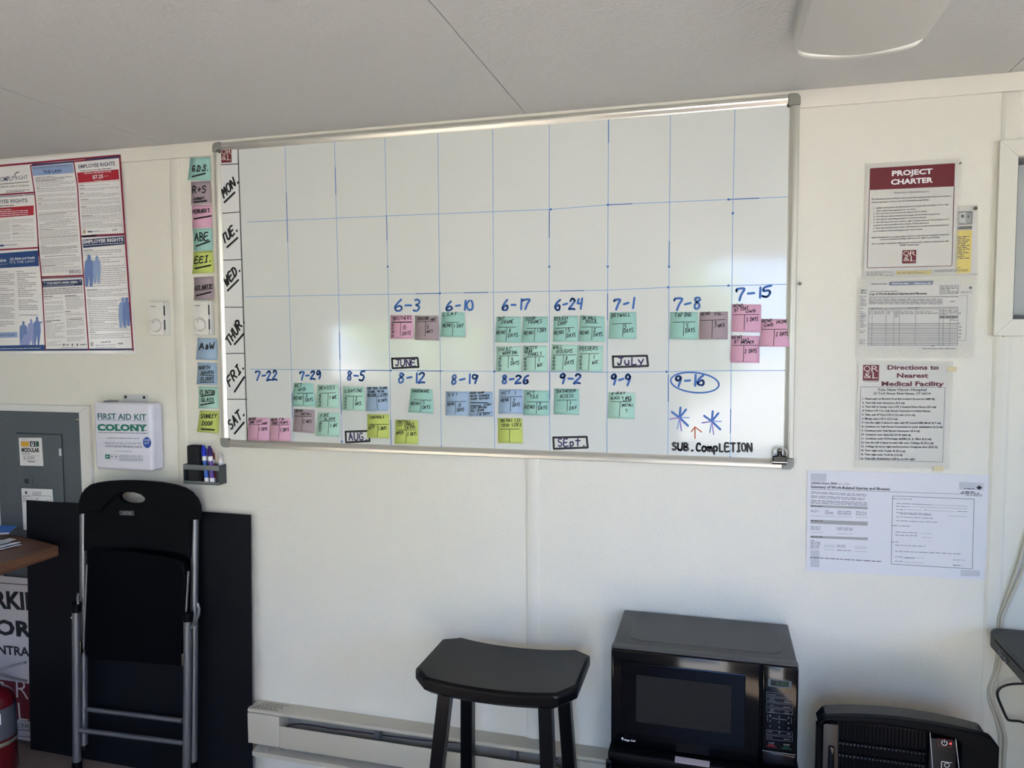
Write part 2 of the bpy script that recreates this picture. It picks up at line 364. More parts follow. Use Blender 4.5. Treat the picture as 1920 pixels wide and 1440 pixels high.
def wall_front(b):
    x0, x1 = DOORX; a0, a1 = WINX
    b.box((XL, Y1 - .1, -.06), (a0, Y1, H), WALL); b.box((a0, Y1 - .1, -.06), (a1, Y1, WINZ[0]), WALL); b.box((a0, Y1 - .1, WINZ[1]), (a1, Y1, H), WALL)
    b.box((a1, Y1 - .1, -.06), (x0, Y1, H), WALL); b.box((x0, Y1 - .1, DOORZ[1]), (x1, Y1, H), WALL); b.box((x1, Y1 - .1, -.06), (XR, Y1, H), WALL)
structure('wall_front', wall_front)
structure('wall_left', lambda b: b.box((XL - .1, Y1 - .1, -.06), (XL, .1, H), WALL))
structure('wall_right', lambda b: (b.box((XR, Y1 - .1, -.06), (XR + .1, RWY[0], H), WALL), b.box((XR, RWY[1], -.06), (XR + .1, .1, H), WALL), b.box((XR, RWY[0], -.06), (XR + .1, RWY[1], RWZ[0]), WALL), b.box((XR, RWY[0], RWZ[1]), (XR + .1, RWY[1], H), WALL)))

# wall battens over the panel joints and the strip under the ceiling
def batten(x0, x1, z0, z1):
    def fn(b):
        n = 6; r = .006; vs = []; k = n + 1
        for z in (z0, z1):
            for i in range(k):
                t = i / n; vs.append((x0 + (x1 - x0) * t, -.0012 - .0050 * math.sin(math.pi * t) ** .5, z))
            vs += [(x1, .0, z), (x0, .0, z)]
        m_ = k + 2; b.add(vs, [(i, (i + 1) % m_, m_ + (i + 1) % m_, m_ + i) for i in range(m_)] + [tuple(range(m_ - 1, -1, -1)), tuple(range(m_, 2 * m_))], TRIM)
    return fn
structure('trim_1', batten(-.168, -.128, 0, 2.0845)); structure('trim_2', batten(1.05, 1.09, 0, 2.0845)); structure('trim_3', batten(2.264, 2.304, 0, 1.485))
structure('trim_4', batten(2.266, 2.306, 1.969, 2.0845)); structure('trim_5', batten(-1.39, -1.35, 0, 2.0845)); structure('trim_6', batten(3.50, 3.54, 0, 2.0845))
structure('trim_7', lambda b: b.bbox((XL, -.009, 2.086), (XR, 0, H), M('ceiling_trim_vinyl', (229, 225, 212), .5), .002))
structure('baseboard_front', lambda b: (b.box((XL, Y1, 0), (DOORX[0] - .06, Y1 + .01, .09), TRIM), b.box((DOORX[1] + .06, Y1, 0), (XR, Y1 + .01, .09), TRIM)))

# window on the photographed wall (right edge): mitred casing, pane and closed shade
wn = empty('window_1', (2.9, 0, 1.49), kind='structure')
def casing(b, x0, x1, z0, z1, wd, y0, y1, mt):
    I = [(x0 + wd, z0 + wd), (x1 - wd, z0 + wd), (x1 - wd, z1 - wd), (x0 + wd, z1 - wd)]; O = [(x0, z0), (x1, z0), (x1, z1), (x0, z1)]
    g = .0006
    for i in range(4):
        j = (i + 1) % 4; q = [O[i], O[j], I[j], I[i]]
        b.prism([(p[0], p[1]) for p in q], y0, y1, mt, bev=.0012)
part('casing', wn, lambda b: casing(b, 2.260, 3.54, 1.488, 1.968, .041, 0, -.014, TRIM))
part('window_frame', wn, lambda b: casing(b, 2.299, 3.501, 1.527, 1.929, .012, .012, .05, M('bronze_frame', (90, 90, 88), .4)))
part('pane', wn, lambda b: b.box((2.31, .040, 1.54), (3.49, .044, 1.918), M('window_glass', (235, 240, 240), .02, alpha=.25, spec=.6)))
part('shade', wn, lambda b: [b.box((2.312, .050, 1.535 + i * .048), (3.488, 0.054, 1.535 + i * .048 + .0479), M('grey_shade', (176, 176, 170), .6)) for i in range(8)])

# opposite wall: open doorway and a slider window with a half drawn blind
dn = empty('door_1', (DOORX[0], Y1, 0), kind='structure')
DWH = M('door_white', (225, 224, 220), .4)
part('door_frame', dn, lambda b: (b.box((DOORX[0] - .05, Y1, 0), (DOORX[0], Y1 + .012, DOORZ[1] + .05), DWH), b.box((DOORX[1], Y1, 0), (DOORX[1] + .05, Y1 + .012, DOORZ[1] + .05), DWH), b.box((DOORX[0], Y1, DOORZ[1]), (DOORX[1], Y1 + .012, DOORZ[1] + .05), DWH)))
part('door_leaf', dn, lambda b: b.bbox((DOORX[1] + .012, Y1 - .95, .01), (DOORX[1] + .052, Y1 - .13, 2.02), DWH, .003))
w2 = empty('window_2', (-.85, Y1, 1), kind='structure')
part('window_frame', w2, lambda b: (b.box((WINX[0], Y1 - .08, WINZ[0]), (WINX[0] + .03, Y1, WINZ[1]), DWH), b.box((WINX[1] - .03, Y1 - .08, WINZ[0]), (WINX[1], Y1, WINZ[1]), DWH), b.box((WINX[0], Y1 - .08, WINZ[0]), (WINX[1], Y1, WINZ[0] + .03), DWH), b.box((WINX[0], Y1 - .08, WINZ[1] - .03), (WINX[1], Y1, WINZ[1]), DWH), b.box((-.87, Y1 - .06, WINZ[0]), (-.83, Y1 - .03, WINZ[1]), DWH)))
part('blind_slats', w2, lambda b: [b.box((WINX[0] + .03, Y1 - .025, 1.60 + i * .03), (WINX[1] - .03, Y1 - .018, 1.628 + i * .03), DWH) for i in range(11)])

w3 = empty('added_window', (XR, sum(RWY) / 2, RWZ[0]), kind='structure')  # unseen window, added to brighten the right side of the room
part('window_frame', w3, lambda b: (b.box((XR, RWY[0], RWZ[0]), (XR + .08, RWY[0] + .03, RWZ[1]), DWH), b.box((XR, RWY[1] - .03, RWZ[0]), (XR + .08, RWY[1], RWZ[1]), DWH), b.box((XR, RWY[0], RWZ[0]), (XR + .08, RWY[1], RWZ[0] + .03), DWH), b.box((XR, RWY[0], RWZ[1] - .03), (XR + .08, RWY[1], RWZ[1]), DWH)))
structure('ground', lambda b: b.box((-30, -60, -.62), (40, 20, -.6), M('gravel', (150, 147, 138), .9, bump=.6, bscale=20, var=.2, vscale=3)))
LEAFM = [M('leaf_green', (96, 128, 52), .6), M('leaf_bright', (150, 172, 74), .6), M('leaf_dark', (52, 82, 36), .6)]
for mt_ in LEAFM:
    n_ = mt_.node_tree.nodes; l_ = mt_.node_tree.links; tr = n_.new('ShaderNodeBsdfTranslucent'); mx = n_.new('ShaderNodeMixShader'); mx.inputs[0].default_value = .55
    c_ = n_['Principled BSDF'].inputs['Base Color'].default_value; tr.inputs[0].default_value = (min(1, c_[0] * 1.8), min(1, c_[1] * 1.9), c_[2] * 1.1, 1)
    l_.new(n_['Principled BSDF'].outputs[0], mx.inputs[1]); l_.new(tr.outputs[0], mx.inputs[2]); l_.new(mx.outputs[0], n_['Material Output'].inputs[0])
for i, (tx, ty, h_, r_, lb) in enumerate([(0.2, -13, 2.6, 2.0, 'leafy green tree outside beyond the open doorway, left of the pair'), (4.6, -12, 2.6, 1.9, 'leafy green tree outside beyond the open doorway, right of the pair'), (-5.0, -15, 3.0, 2.3, 'tall leafy green tree outside beyond the slider window'), (-10.4, -13, 2.6, 2.1, 'low leafy tree outside, farthest left of all')]):
    t = empty('tree', (tx, ty, -.6), lb, 'tree', 'trees outside the office')
    part('trunk', t, lambda b: b.tube([(tx, ty, -.6), (tx + .1, ty, h_ * .3), (tx, ty, h_ * .6)], [.16, .12, .07], M('bark', (96, 78, 62), .9), 10))
    def crown(b):
        for k in range(2600):
            v = Vector((random.gauss(0, 1), random.gauss(0, 1), random.gauss(0, 1))).normalized() * r_ * random.uniform(.55, 1) ; c = Vector((tx + v.x, ty + v.y, h_ * .62 + v.z * .95))
            if c.z < -.5: continue
            a = Vector((random.gauss(0, 1), random.gauss(0, 1), random.gauss(0, 1))).normalized(); e = a.orthogonal().normalized() * .14; q = a.cross(e) * .6
            b.add([c - e, c + q, c + e, c - q], [(0, 1, 2, 3)], LEAFM[k % 3])
    o = part('crown', t, crown); o['kind'] = 'stuff'

# ceiling light: wrap-around acrylic lens
lt = empty('ceiling_light', (1.87, -1.1, H), 'white wrap-around acrylic ceiling light, unlit, above the right of the whiteboard', 'light')
LENS = M('acrylic_lens', (200, 199, 193), .4, bump=.12, bscale=160, spec=.5)
def lens(b):
    prof = []; n = 14; w0 = .118
    for i in range(n + 1):
        t = -1 + 2 * i / n; prof.append((t * w0, -.055 - .018 * (1 - t * t)))
    prof = [(-.128, 0), (-.128, -.040)] + prof + [(.128, -.040), (.128, 0)]
    ends = []
    rows = 10; L0, L1 = -1.72, -.462
    vs = []; k = len(prof)
    for j in range(rows + 1):
        for (px, pz) in prof: 
            y = L0 + (L1 - L0) * j / rows
            y += (.030 * (1 - (px / .128) ** 2)) * (1 if j > rows / 2 else -1) * (1 if j in (0, rows) else 0) + (px / .128) * 0
            vs.append((1.866 + px, y, H + pz))
    fs = [(j * k + i, j * k + i + 1, (j + 1) * k + i + 1, (j + 1) * k + i) for j in range(rows) for i in range(k - 1)]
    fs += [tuple(range(k - 1, -1, -1)), tuple(rows * k + i for i in range(k))]
    b.add(vs, fs, LENS)
part('lens', lt, lens)
part('end_cap', lt, lambda b: b.prism([(1.742, H - .001), (1.990, H - .001), (1.990, H - .038), (1.982, H - .055)] + [(1.866 + .112 * math.cos(math.pi * i / 10), H - .058 - .016 * math.sin(math.pi * i / 10)) for i in range(11)] + [(1.750, H - .055), (1.742, H - .038)], -.450, -.432 + .0, M('acrylic_end_lit', (236, 234, 224), .25, spec=.6), bev=.004), 'end piece whitened as if its rim caught light')  # whiter than the lens: light caught on the rim is in its colour

# ================================================================== WHITEBOARD
YB = -.010
bx0, bx1 = AT(398, 268, -.018).x, AT(1501, 174, -.018).x
bz0, bz1 = AT(414, 838, -.018).z, AT(398, 268, -.018).z
bd = empty('whiteboard', ((bx0 + bx1) / 2, 0, bz0), 'large aluminium-framed whiteboard ruled in blue as a weekly schedule calendar', 'whiteboard')
part('surface', bd, lambda b: b.box((bx0 + .01, YB, bz0 + .01), (bx1 - .01, -.002, bz1 - .01), BOARD), 'glossy white writing surface')
RW = .026
prof = [(0, -.001), (0, -.013), (.003, -.017), (.011, -.018), (.015, -.0165), (.023, -.0115), (RW, -.0102), (RW, -.001)]
def rail(axis, c, sgn, a, b_):
    def fn(b):
        k = len(prof); vs = []
        for t in (a, b_):
            for s_, y in prof: vs.append((t, y, c + sgn * s_) if axis == 'x' else (c + sgn * s_, y, t))
        b.add(vs, [(i, (i + 1) % k, k + (i + 1) % k, k + i) for i in range(k)] + [tuple(range(k - 1, -1, -1)), tuple(range(k, 2 * k))], ALU)
        bm = bmesh.new()
    return fn
CW = .030
for (ax, c, sg, a, b_) in (('x', bz1, -1, bx0 + CW, bx1 - CW), ('x', bz0, 1, bx0 + CW, bx1 - CW), ('z', bx0, 1, bz0 + CW, bz1 - CW), ('z', bx1, -1, bz0 + CW, bz1 - CW)):
    part('frame_rail', bd, rail(ax, c, sg, a, b_))
def rcorner(cx, cz, sx, sz):
    r = .014; pts = [(cx + sx * CW, cz), (cx + sx * CW, cz + sz * .027), (cx + sx * .027, cz + sz * CW), (cx, cz + sz * CW)]
    pts += [(cx + sx * (r - r * math.cos(t * math.pi / 8)), cz + sz * (r - r * math.sin(t * math.pi / 8))) for t in range(0, 5)]
    return pts
for (cx, cz, sx, sz) in ((bx0 - .001, bz0 - .001, 1, 1), (bx1 + .001, bz0 - .001, -1, 1), (bx0 - .001, bz1 + .001, 1, -1), (bx1 + .001, bz1 + .001, -1, -1)):
    part('corner_cap', bd, lambda b: b.prism(rcorner(cx, cz, sx, sz), -.001, -.0195, CAPG, bev=.002), 'grey plastic corner cap')
for p in ((410, 283.5), (1479.5, 197.5), (1440, 862.0)):
    c = AT(*p, -.0195 if p[0] == 410 else YB)
    if p[0] == 1440: continue
    part('screw', bd, lambda b: (b.lathe([(0, .006), (.003, .0055), (.0055, .003), (.006, 0), (.006, -.004)], (c.x, c.y, c.z), SCREW, 16, 'y'), b.box((c.x - .004, c.y - .0066, c.z - .0008), (c.x + .004, c.y - .0055, c.z + .0008), DKINK)))
# ruled grid
VL = [((534, 268), (541, 500), (550, 832)), ((627, 262), (634, 520), (641, 828)), ((721.5, 257), (727, 500), (733.5, 835)), ((821, 249), (824, 550), (827.5, 838)), ((924, 238), (925, 500), (927.5, 843)), ((1030, 232), (1030, 500), (1031, 848)), ((1141, 222), (1139.5, 500), (1138, 852)), ((1257, 213), (1254.5, 500), (1252.5, 855)), ((1378, 203), (1374, 400), (1369, 858))]
HL = [((463, 416.5), (724, 405), (1033, 392.6), (1140, 384), (1366, 374), (1481, 369)), ((460, 556.5), (825, 550), (1140, 544), (1253, 538.7), (1366, 535.5), (1478, 533)), ((469, 692.4), (733, 694.7), (927, 696.7), (1138, 698), (1250, 697), (1351, 695), (1473, 694.5))]
for k, L in enumerate(VL + HL):
    P = Print(bd, YB, .0002)
    for i in range(len(L) - 1):
        a, b = Vector(L[i]), Vector(L[i + 1]); n = max(2, int((b - a).length / 45))
        for j in range(n):
            mt = BLUEINK if random.random() < .16 else PALEBLUE
            p, q = a + (b - a) * (j / n), a + (b - a) * ((j + 1) / n)
            P.ln('grid_line', mt, [tuple(p), tuple(q)], .0026 if mt is BLUEINK else .0020, cap=False)
        if random.random() < .6: P.disc('grid_line', BLUEINK, tuple(b), .0034, .0034, .5, 8)
    P.done()
DATES = [('6-3', (740, 583), (791, 583), 21), ('6-10', (836, 583), (890, 581), 18), ('6-17', (941, 582), (995, 580), 19), ('6-24', (1040, 581), (1095, 579), 19), ('7-1', (1150, 581), (1190, 578), 19), ('7-8', (1263, 581), (1318, 578), 21), ('7-15', (1380, 563), (1449, 556), 20),
         ('7-22', (479, 714), (522, 712), 17), ('7-29', (562, 713), (604, 710), 15), ('8-5', (650, 713), (686, 713), 17), ('8-12', (746, 718), (799, 718), 19), ('8-19', (845, 720), (899, 719), 17), ('8-26', (940, 719), (994, 719), 15), ('9-2', (1048, 718), (1091, 719), 17), ('9-9', (1144, 721), (1184, 722), 20), ('9-16', (1264, 724), (1324, 722), 19)]
for s_, a, b, h_ in DATES:
    P = Print(bd, YB, .0002); P.hand('handwritten_date', BLUEINK, s_, a, b, h_, .0062, 1, .3, .12)
    if s_ == '9-16':
        c = P.W((1302.4, 717.3)); rx = P.W((1348, 717)).x - c.x; rz = P.W((1302, 698.5)).z - c.z
        P.ln('handwritten_date', BLUEINK, [(c.x + rx * math.cos(t * math.pi / 16), c.z + rz * math.sin(t * math.pi / 16) - .18 * rz * math.cos(t * math.pi / 16)) for t in range(33)], .0045, .5, True)
    P.done({'handwritten_date': 'blue handwritten %s%s' % (s_, ' circled in blue' if s_ == '9-16' else '')})
for s_, (x0, y0), (x1, y1) in (('JUNE', (735, 671), (785, 690)), ('JuLy', (1149, 667), (1215, 688)), ('AUG.', (648, 808), (693, 829)), ('SEpt.', (1037.5, 819), (1102, 841))):
    P = Print(bd, YB, .0002); w_, h_ = x1 - x0, y1 - y0
    P.ln('month_mark', DKINK, [(x0, y0 + 1.5), (x1 - 2, y0), (x1, y1 - 2), (x0 + 1, y1 + .5), (x0, y0 + 1)], .0062, 0)
    P.hand('month_mark', PURPLEINK, s_, (x0 + w_ * .14, y1 - h_ * .2), (x0 + w_ * .92, y1 - h_ * .2), h_ * .62, .0042, 1, .2)
    P.done({'month_mark': 'boxed purple month name %s' % s_})
for cx, cy, r in ((1274, 783, 19), (1334.5, 790, 19)):
    P = Print(bd, YB, .0002)
    for k, (dx, dy, mt) in enumerate(((.1, -1, BLUEINK), (-.75, -.55, BLUEINK), (.65, -.8, BLUEINK), (-.95, .15, M('marker_mauve', (140, 120, 190), .5)), (.95, 0, PALEBLUE), (-.2, 1.1, PALEBLUE), (.85, .8, BLUEINK), (.2, 1.3, M('marker_mauve')))):
        P.ln('star_mark', mt, [(cx, cy), (cx + dx * r, cy + dy * r)], .006 if mt is BLUEINK else .0035, k * .12)
    P.done({'star_mark': 'blue and mauve handwritten star'})
P = Print(bd, YB, .0002); P.ln('arrow_mark', ORANGEINK, [(1303, 822), (1303, 802)], .0035); P.ln('arrow_mark', ORANGEINK, [(1296.5, 809), (1303, 800.5), (1315.5, 810)], .0035, .3)
P.hand('completion_note', DKINK, 'SUB.', (1260, 843), (1300, 845), 13, .0062, 1, .25); P.hand('completion_note', DKINK, 'ComplETION', (1306, 846), (1412, 846), 15, .0055, 1, .25)
P.done({'arrow_mark': 'orange handwritten arrow', 'completion_note': 'black handwritten words SUB.COMPLETION'})

# day labels on the left strip
st = empty('day_label_strip', (AT(436, 828, YB).x, YB, AT(436, 828, YB).z), 'tall white strip with the days MON. to SAT. along the left edge of the whiteboard', 'label strip')
YS = YB - .0008
a, b_ = AT(407, 279, YS), AT(448, 829, YS); sx0, sx1 = a.x + .001, AT(446.5, 400, YS).x + .0055
part('sheet', st, lambda b: b.box((sx0, YS, b_.z - .001), (sx1, YB - .0001, a.z), M('strip_white', (226, 227, 224), .3)))
P = Print(st, YS, .0002)
P.ln('border_line', DKINK, [(446, 279), (455.5, 550), (464, 827)], .0032, 0, cap=False)
for q in (((407, 309.5), (447, 307)), ((411, 400.5), (450, 397.5)), ((415, 488), (454.5, 486.5)), ((418, 576), (456, 576)), ((421, 663), (460, 662.5)), ((424, 748.6), (463.5, 748.6))): P.ln('divider_line', DKINK, q, .0026, 0, cap=False)
logo(P, 'emblem', (414.5, 278.5), (434.5, 304))
DAYS = [('MON.', (420, 371), (448, 341), (421, 379.5), (440, 361)), ('TUE.', (420, 458), (446, 432), (426, 463.5), (445.5, 446)), ('WED.', (425, 537), (451, 507), (427, 545), (447, 525)), ('THUR.', (431, 650), (459, 603), (440, 645.5), (457, 626)), ('FRI.', (431, 724), (458, 690), (440, 734.5), (458, 707)), ('SAT.', (433, 806), (459, 777), (440, 813), (457.5, 792))]
for s_, a, b, c, d in DAYS:
    dn_ = 'day_name#' + s_; P.hand(dn_, DKINK, s_, a, b, 15, .0062, 1, .15, .38); P.ln(dn_, DKINK, [c, d], .0068, 1)
P.disc('magnet', BLACKINK, (430.5, 823.5), .0032, .0032, 2, 10); P.disc('magnet', BLACKINK, (465, 826.5), .0032, .0032, 2, 10)
P.done()

# bulldog clip hanging at the lower right
cc = AT(1461.5, 863, -.02)
bc = empty('bulldog_clip', (cc.x, -.02, cc.z - .02), 'black and chrome bulldog clip on the bottom right corner of the whiteboard', 'clip')
CHR = M('chrome', (170, 168, 160), .12, metal=1)
part('jaw', bc, lambda b: b.prism([(-.0, 0)] and [(cc.x - .019, cc.z - .010), (cc.x + .019, cc.z - .010), (cc.x + .018, cc.z + .012), (cc.x + .008, cc.z + .014), (cc.x - .008, cc.z + .014), (cc.x - .018, cc.z + .012)], -.0205, -.030, M('black_nickel', (40, 38, 36), .2, metal=.9), bev=.003))
part('jaw_lip', bc, lambda b: b.tube([(cc.x - .019, -.029, cc.z - .004), (cc.x + .019, -.029, cc.z - .004)], .0035, CHR, 10), 'chrome lip')
part('ring', bc, lambda b: b.tube([(cc.x + .018 * math.sin(t * math.pi / 16), -.024, cc.z + .020 - .018 * math.cos(t * math.pi / 16)) for t in range(33)], .0015, CHR, 8), 'chrome ring')
part('lever', bc, lambda b: (b.bbox((cc.x - .006, -.030, cc.z + .008), (cc.x + .006, -.023, cc.z + .026), M('black_nickel'), .003), b.lathe([(0, .008), (.006, .006), (.0075, 0)], (cc.x, -.024, cc.z + .027), CHR, 16, 'y')))

# ================================================================== STICKY NOTES
def note(color, px, words, label, group, Yb=-.0106, lift=.006, wd=.0017, big=False):
    """px: corners TL TR BR BL in photo pixels; words: list of (text, u0, u1, vbase, h[, vertical])"""
    tl, tr, br, bl = px
    zt = AT(*tl, Yb).z; zb_ = AT(*bl, Yb).z; hgt = zt - zb_
    Yf = lambda x, z: Yb - .0006 - lift * max(0, min(1.1, (zt - z) / hgt)) ** 2
    base = AT((tl[0] + tr[0]) / 2, (tl[1] + tr[1]) / 2, Yb)
    t = empty('sticky_note', (base.x, Yb, zb_), label, 'sticky note', group)
    C = [Vector((q.x, q.z)) for q in (AT(*p, Yf) for p in px)]
    def uv(u, v): return C[0] * (1 - u) * (1 - v) + C[1] * u * (1 - v) + C[2] * u * v + C[3] * (1 - u) * v
    def fn(b):
        n = 8; vs = []; fs = []
        for side in (0, .0003):
            for j in range(n + 1):
                for i in range(3):
                    p = uv(i / 2, j / n); vs.append((p.x, Yf(p.x, p.y) + side, p.y))
        m_ = 3 * (n + 1)
        for j in range(n):
            for i in range(2):
                a = j * 3 + i; fs.append((a, a + 3, a + 4, a + 1)); fs.append((m_ + a, m_ + a + 1, m_ + a + 4, m_ + a + 3))
            for e in (0, 2): a = j * 3 + e; fs.append((a, a + 3, m_ + a + 3, m_ + a) if e else (a, m_ + a, m_ + a + 3, a + 3))
        for e in (0, n * 3):
            for i in range(2): a = e + i; fs.append((a, a + 1, m_ + a + 1, m_ + a) if e == 0 else (a + 1, a, m_ + a, m_ + a + 1))
        b.add(vs, fs, NOTE[color], True)
    part('paper', t, fn)
    P = Print(t, Yf, .0004)
    for wd_ in words:
        if wd_[0] == '_':                      # ruled stroke u0 v0 u1 v1
            a, b = uv(wd_[1], wd_[2]), uv(wd_[3], wd_[4]); P.ln('handwriting', DKINK, [tuple(a), tuple(b)], wd_[5] if len(wd_) > 5 else wd * .95, 0, True)
        elif len(wd_) == 6 and wd_[5] == 'v':
            s_, u, u1, v0, v1, _ = wd_
            for k, ch in enumerate(s_):
                hh = (v1 - v0) / len(s_); vb = v0 + hh * (k + .78)
                ps, tw = strokes(ch, .3); a = uv(u, vb); U = uv(u1, vb) - a; V = uv(u, vb - hh * .66) - a
                for p in ps: P.ln('handwriting', DKINK, [tuple(a + U * x * 1.1 + V * y) for x, y in smooth2(p)], wd * .95, 1, True, False)
        else:
            s_, u0, u1, vb, h_ = wd_[:5]; tl_ = wd_[5] if len(wd_) > 5 else .04
            ps, tw = strokes(s_, .35); a = uv(u0, vb); U = (uv(u1, vb - tl_) - a) / tw; V = uv(u0, vb - h_) - a
            ww = wd_[6] if len(wd_) > 6 else wd * (1 if big else 1.05)
            for p in ps: P.ln('handwriting', DKINK, [tuple(a + U * (x + .06 * y) + V * y) for x, y in smooth2(p)], ww, 1, True, big)
    P.done()
    return t
def crop(ox, oy, s): return lambda *p: [(ox + p[i] / s, oy + p[i + 1] / s) for i in range(0, len(p), 2)]
c1 = crop(450, 540, 4.645); c2 = crop(720, 540, 4.5); c3 = crop(900, 540, 4.5); c4 = crop(1120, 520, 3.892); cA = crop(250, 250, 4.645); cB = crop(250, 550, 3.892)
def tee(v=.42, u=.48, u0=.12, u1=.9, vb=.95): return [('_', u0, v, u1, v - .02), ('_', u, v, u - .01, vb)]
def W3(t, v=.3): return [(t, .15, .85, v, .14)]
RENO = ('RENO', .06, .44, .70, .13); RV = ('RENO', .10, .24, .46, .96, 'v')
def days(n, u=.52, two=True): return [(n, u + .04, u + .16, .62, .17), ('DAYS', u, .92, .84, .14)] if two else [(n + ' DAYS', u, .96, .64, .15)]
GB = 'sticky notes on the whiteboard'
note('pink', c1(1309, 237, 1508, 237, 1508, 443, 1307, 443), [('BROTHERS', .12, .95, .22, .15), ('_', .08, .30, .92, .29, .0032), ('_', .45, .32, .45, .9), ('DEMO', .08, .2, .34, .95, 'v'), ('15', .53, .72, .62, .16), ('DAYS', .53, .92, .86, .16)], 'pink sticky note reading DEMO, 15 DAYS, below the date 6-3', GB)
note('taupe', c1(1523, 241, 1728, 241, 1729, 455, 1522, 450), [('PROCURE', .12, .64, .2, .12), ('MNT', .68, .92, .22, .1)] + tee(.25, .45, .08, .9, .85) + [('5', .5, .62, .55, .14), ('WKS', .5, .78, .72, .12)], 'taupe sticky note reading 5 WKS right of the pink note below 6-3', GB)
note('teal', c2(485, 203, 680, 205, 683, 415, 475, 412), [('L.G.M.F.', .08, .75, .17, .14)] + tee(.42, .5, .18, .75) + [('RENO', .08, .46, .62, .13), ('1 DAY', .53, .95, .64, .15)], 'teal sticky note reading 1 DAY directly below the date 6-10', GB)
note('teal', c3(140, 241, 345, 242, 345, 462, 125, 458), [('INT.', .06, .42, .16, .12), ('FRAME', .22, .72, .29, .13)] + tee(.42, .44, .1, .8) + [('RENO', .04, .40, .70, .13), ('8', .52, .62, .62, .13), ('DAYS', .5, .9, .8, .14)], 'teal sticky note INT. FRAME, upper left of four below 6-17', GB)
note('teal', c3(362, 241, 573, 240, 573, 460, 348, 460), [('DOOR', .12, .52, .16, .12), ('FRAMES', .24, .78, .29, .13)] + tee(.46, .5, .18, .88) + [('RENO', .08, .46, .71, .13), ('1 DAY', .58, .94, .62, .14)], 'teal sticky note DOOR FRAMES, upper right of four below 6-17', GB)
note('mint', c3(140, 492, 343, 492, 345, 708, 133, 706), [('HVAC', .1, .66, .2, .14), ('WORKING', .26, .88, .33, .12)] + tee(.38, .5, .14, .9, .86) + [('RENO', .12, .25, .42, .98, 'v')] + [('3', .6, .7, .6, .14), ('DAYS', .6, .95, .74, .14)], 'mint green sticky note HVAC, lower left of four below 6-17', GB)
note('mint', c3(360, 487, 566, 487, 568, 706, 357, 706), [('SWITCH', .08, .6, .16, .12), ('GEAR', .08, .42, .29, .1), ('PANELS', .24, .8, .40, .12)] + tee(.44, .52, .14, .88, .92) + [('RENO', .08, .2, .46, .96, 'v'), ('1', .6, .7, .64, .15), ('WK.', .6, .92, .82, .14)], 'mint green sticky note SWITCH GEAR PANELS, lower right of four below 6-17', GB)
note('teal', c3(620, 240, 828, 234, 828, 452, 614, 455), [('ROUGH', .05, .6, .18, .14), ('CARP', .18, .58, .36, .14)] + tee(.47, .52, .08, .84, .92) + [('RENO', .04, .44, .72, .14), ('5', .58, .7, .64, .15), ('DAYS', .56, .92, .84, .15)], 'teal sticky note ROUGH CARP, upper left of four below 6-24', GB)
note('teal', c3(843, 231, 1050, 240, 1056, 455, 833, 452), [('IN WALL', .1, .68, .16, .12), ('INSUL.', .22, .82, .3, .13)] + tee(.44, .5, .08, .86, .94) + [('RENO', .04, .4, .74, .13), ('2', .56, .68, .62, .14), ('DAYS', .56, .92, .8, .14)], 'teal sticky note IN WALL INSUL., upper right of four below 6-24', GB)
note('mint', c3(607, 475, 822, 482, 810, 698, 595, 705), [('WALL', .05, .46, .18, .13), ('ROUGHS', .2, .85, .34, .14)] + tee(.4, .48, .06, .95, .94) + [('RENO', .08, .2, .44, .96, 'v'), ('8', .56, .66, .6, .14), ('DAYS', .54, .92, .76, .14)], 'mint green sticky note WALL ROUGHS, lower left of four below 6-24', GB)
note('mint', c3(824, 484, 1040, 488, 1030, 708, 812, 703), [('FEEDERS', .1, .82, .2, .14)] + tee(.32, .48, .1, .84, .94) + [('RENO', .12, .24, .38, .94, 'v'), ('1', .58, .7, .54, .16), ('WK', .6, .86, .72, .14)], 'mint green sticky note FEEDERS, lower right of four below 6-24', GB)
note('teal', c3(1093, 205, 1318, 202, 1318, 430, 1085, 428), [('DRYWALL', .06, .82, .2, .14)] + tee(.44, .52, .1, .84, .92) + [('5', .56, .66, .62, .15), ('DAYS', .54, .92, .78, .15)], 'teal sticky note reading DRYWALL, 5 DAYS, below the date 7-1', GB)
note('teal', c4(533, 253, 733, 252, 733, 455, 527, 450), [('TAPING', .16, .8, .2, .15)] + tee(.38, .5, .1, .9, .88) + [('5', .58, .68, .6, .16), ('DAYS', .56, .92, .76, .15)], 'teal sticky note reading TAPING, 5 DAYS, below the date 7-8', GB)
note('taupe', c4(747, 253, 952, 250, 952, 453, 742, 452), [('RENO', .06, .38, .14, .11), ('FGL.', .54, .86, .14, .11)] + tee(.31, .46, .04, .9, .94) + [('3', .53, .63, .55, .18), ('WKS', .66, .9, .57, .12)], 'taupe sticky note reading 3 WKS, right of the TAPING note', GB)
note('pink', c4(983, 196, 1196, 198, 1194, 402, 978, 397), [('RENO', .04, .4, .13, .11), ('1ST COAT', .06, .58, .29, .11, .12), ('GWB', .48, .84, .31, .1)] + tee(.38, .44, .04, .92, .92) + [('3 DAYS', .5, .92, .62, .14)], 'pink sticky note 1ST COAT GWB, top left of the three below 7-15', GB)
note('pink', c4(975, 424, 1185, 427, 1183, 625, 970, 622), [('RENO', .04, .4, .14, .11), ('1ST COAT', .1, .64, .3, .11, .1), ('PRIMER', .36, .82, .32, .1)] + tee(.37, .46, .06, .94, .96) + [('2 DAYS', .5, .92, .65, .14)], 'pink sticky note 1ST COAT PRIMER, bottom left of the three below 7-15', GB)
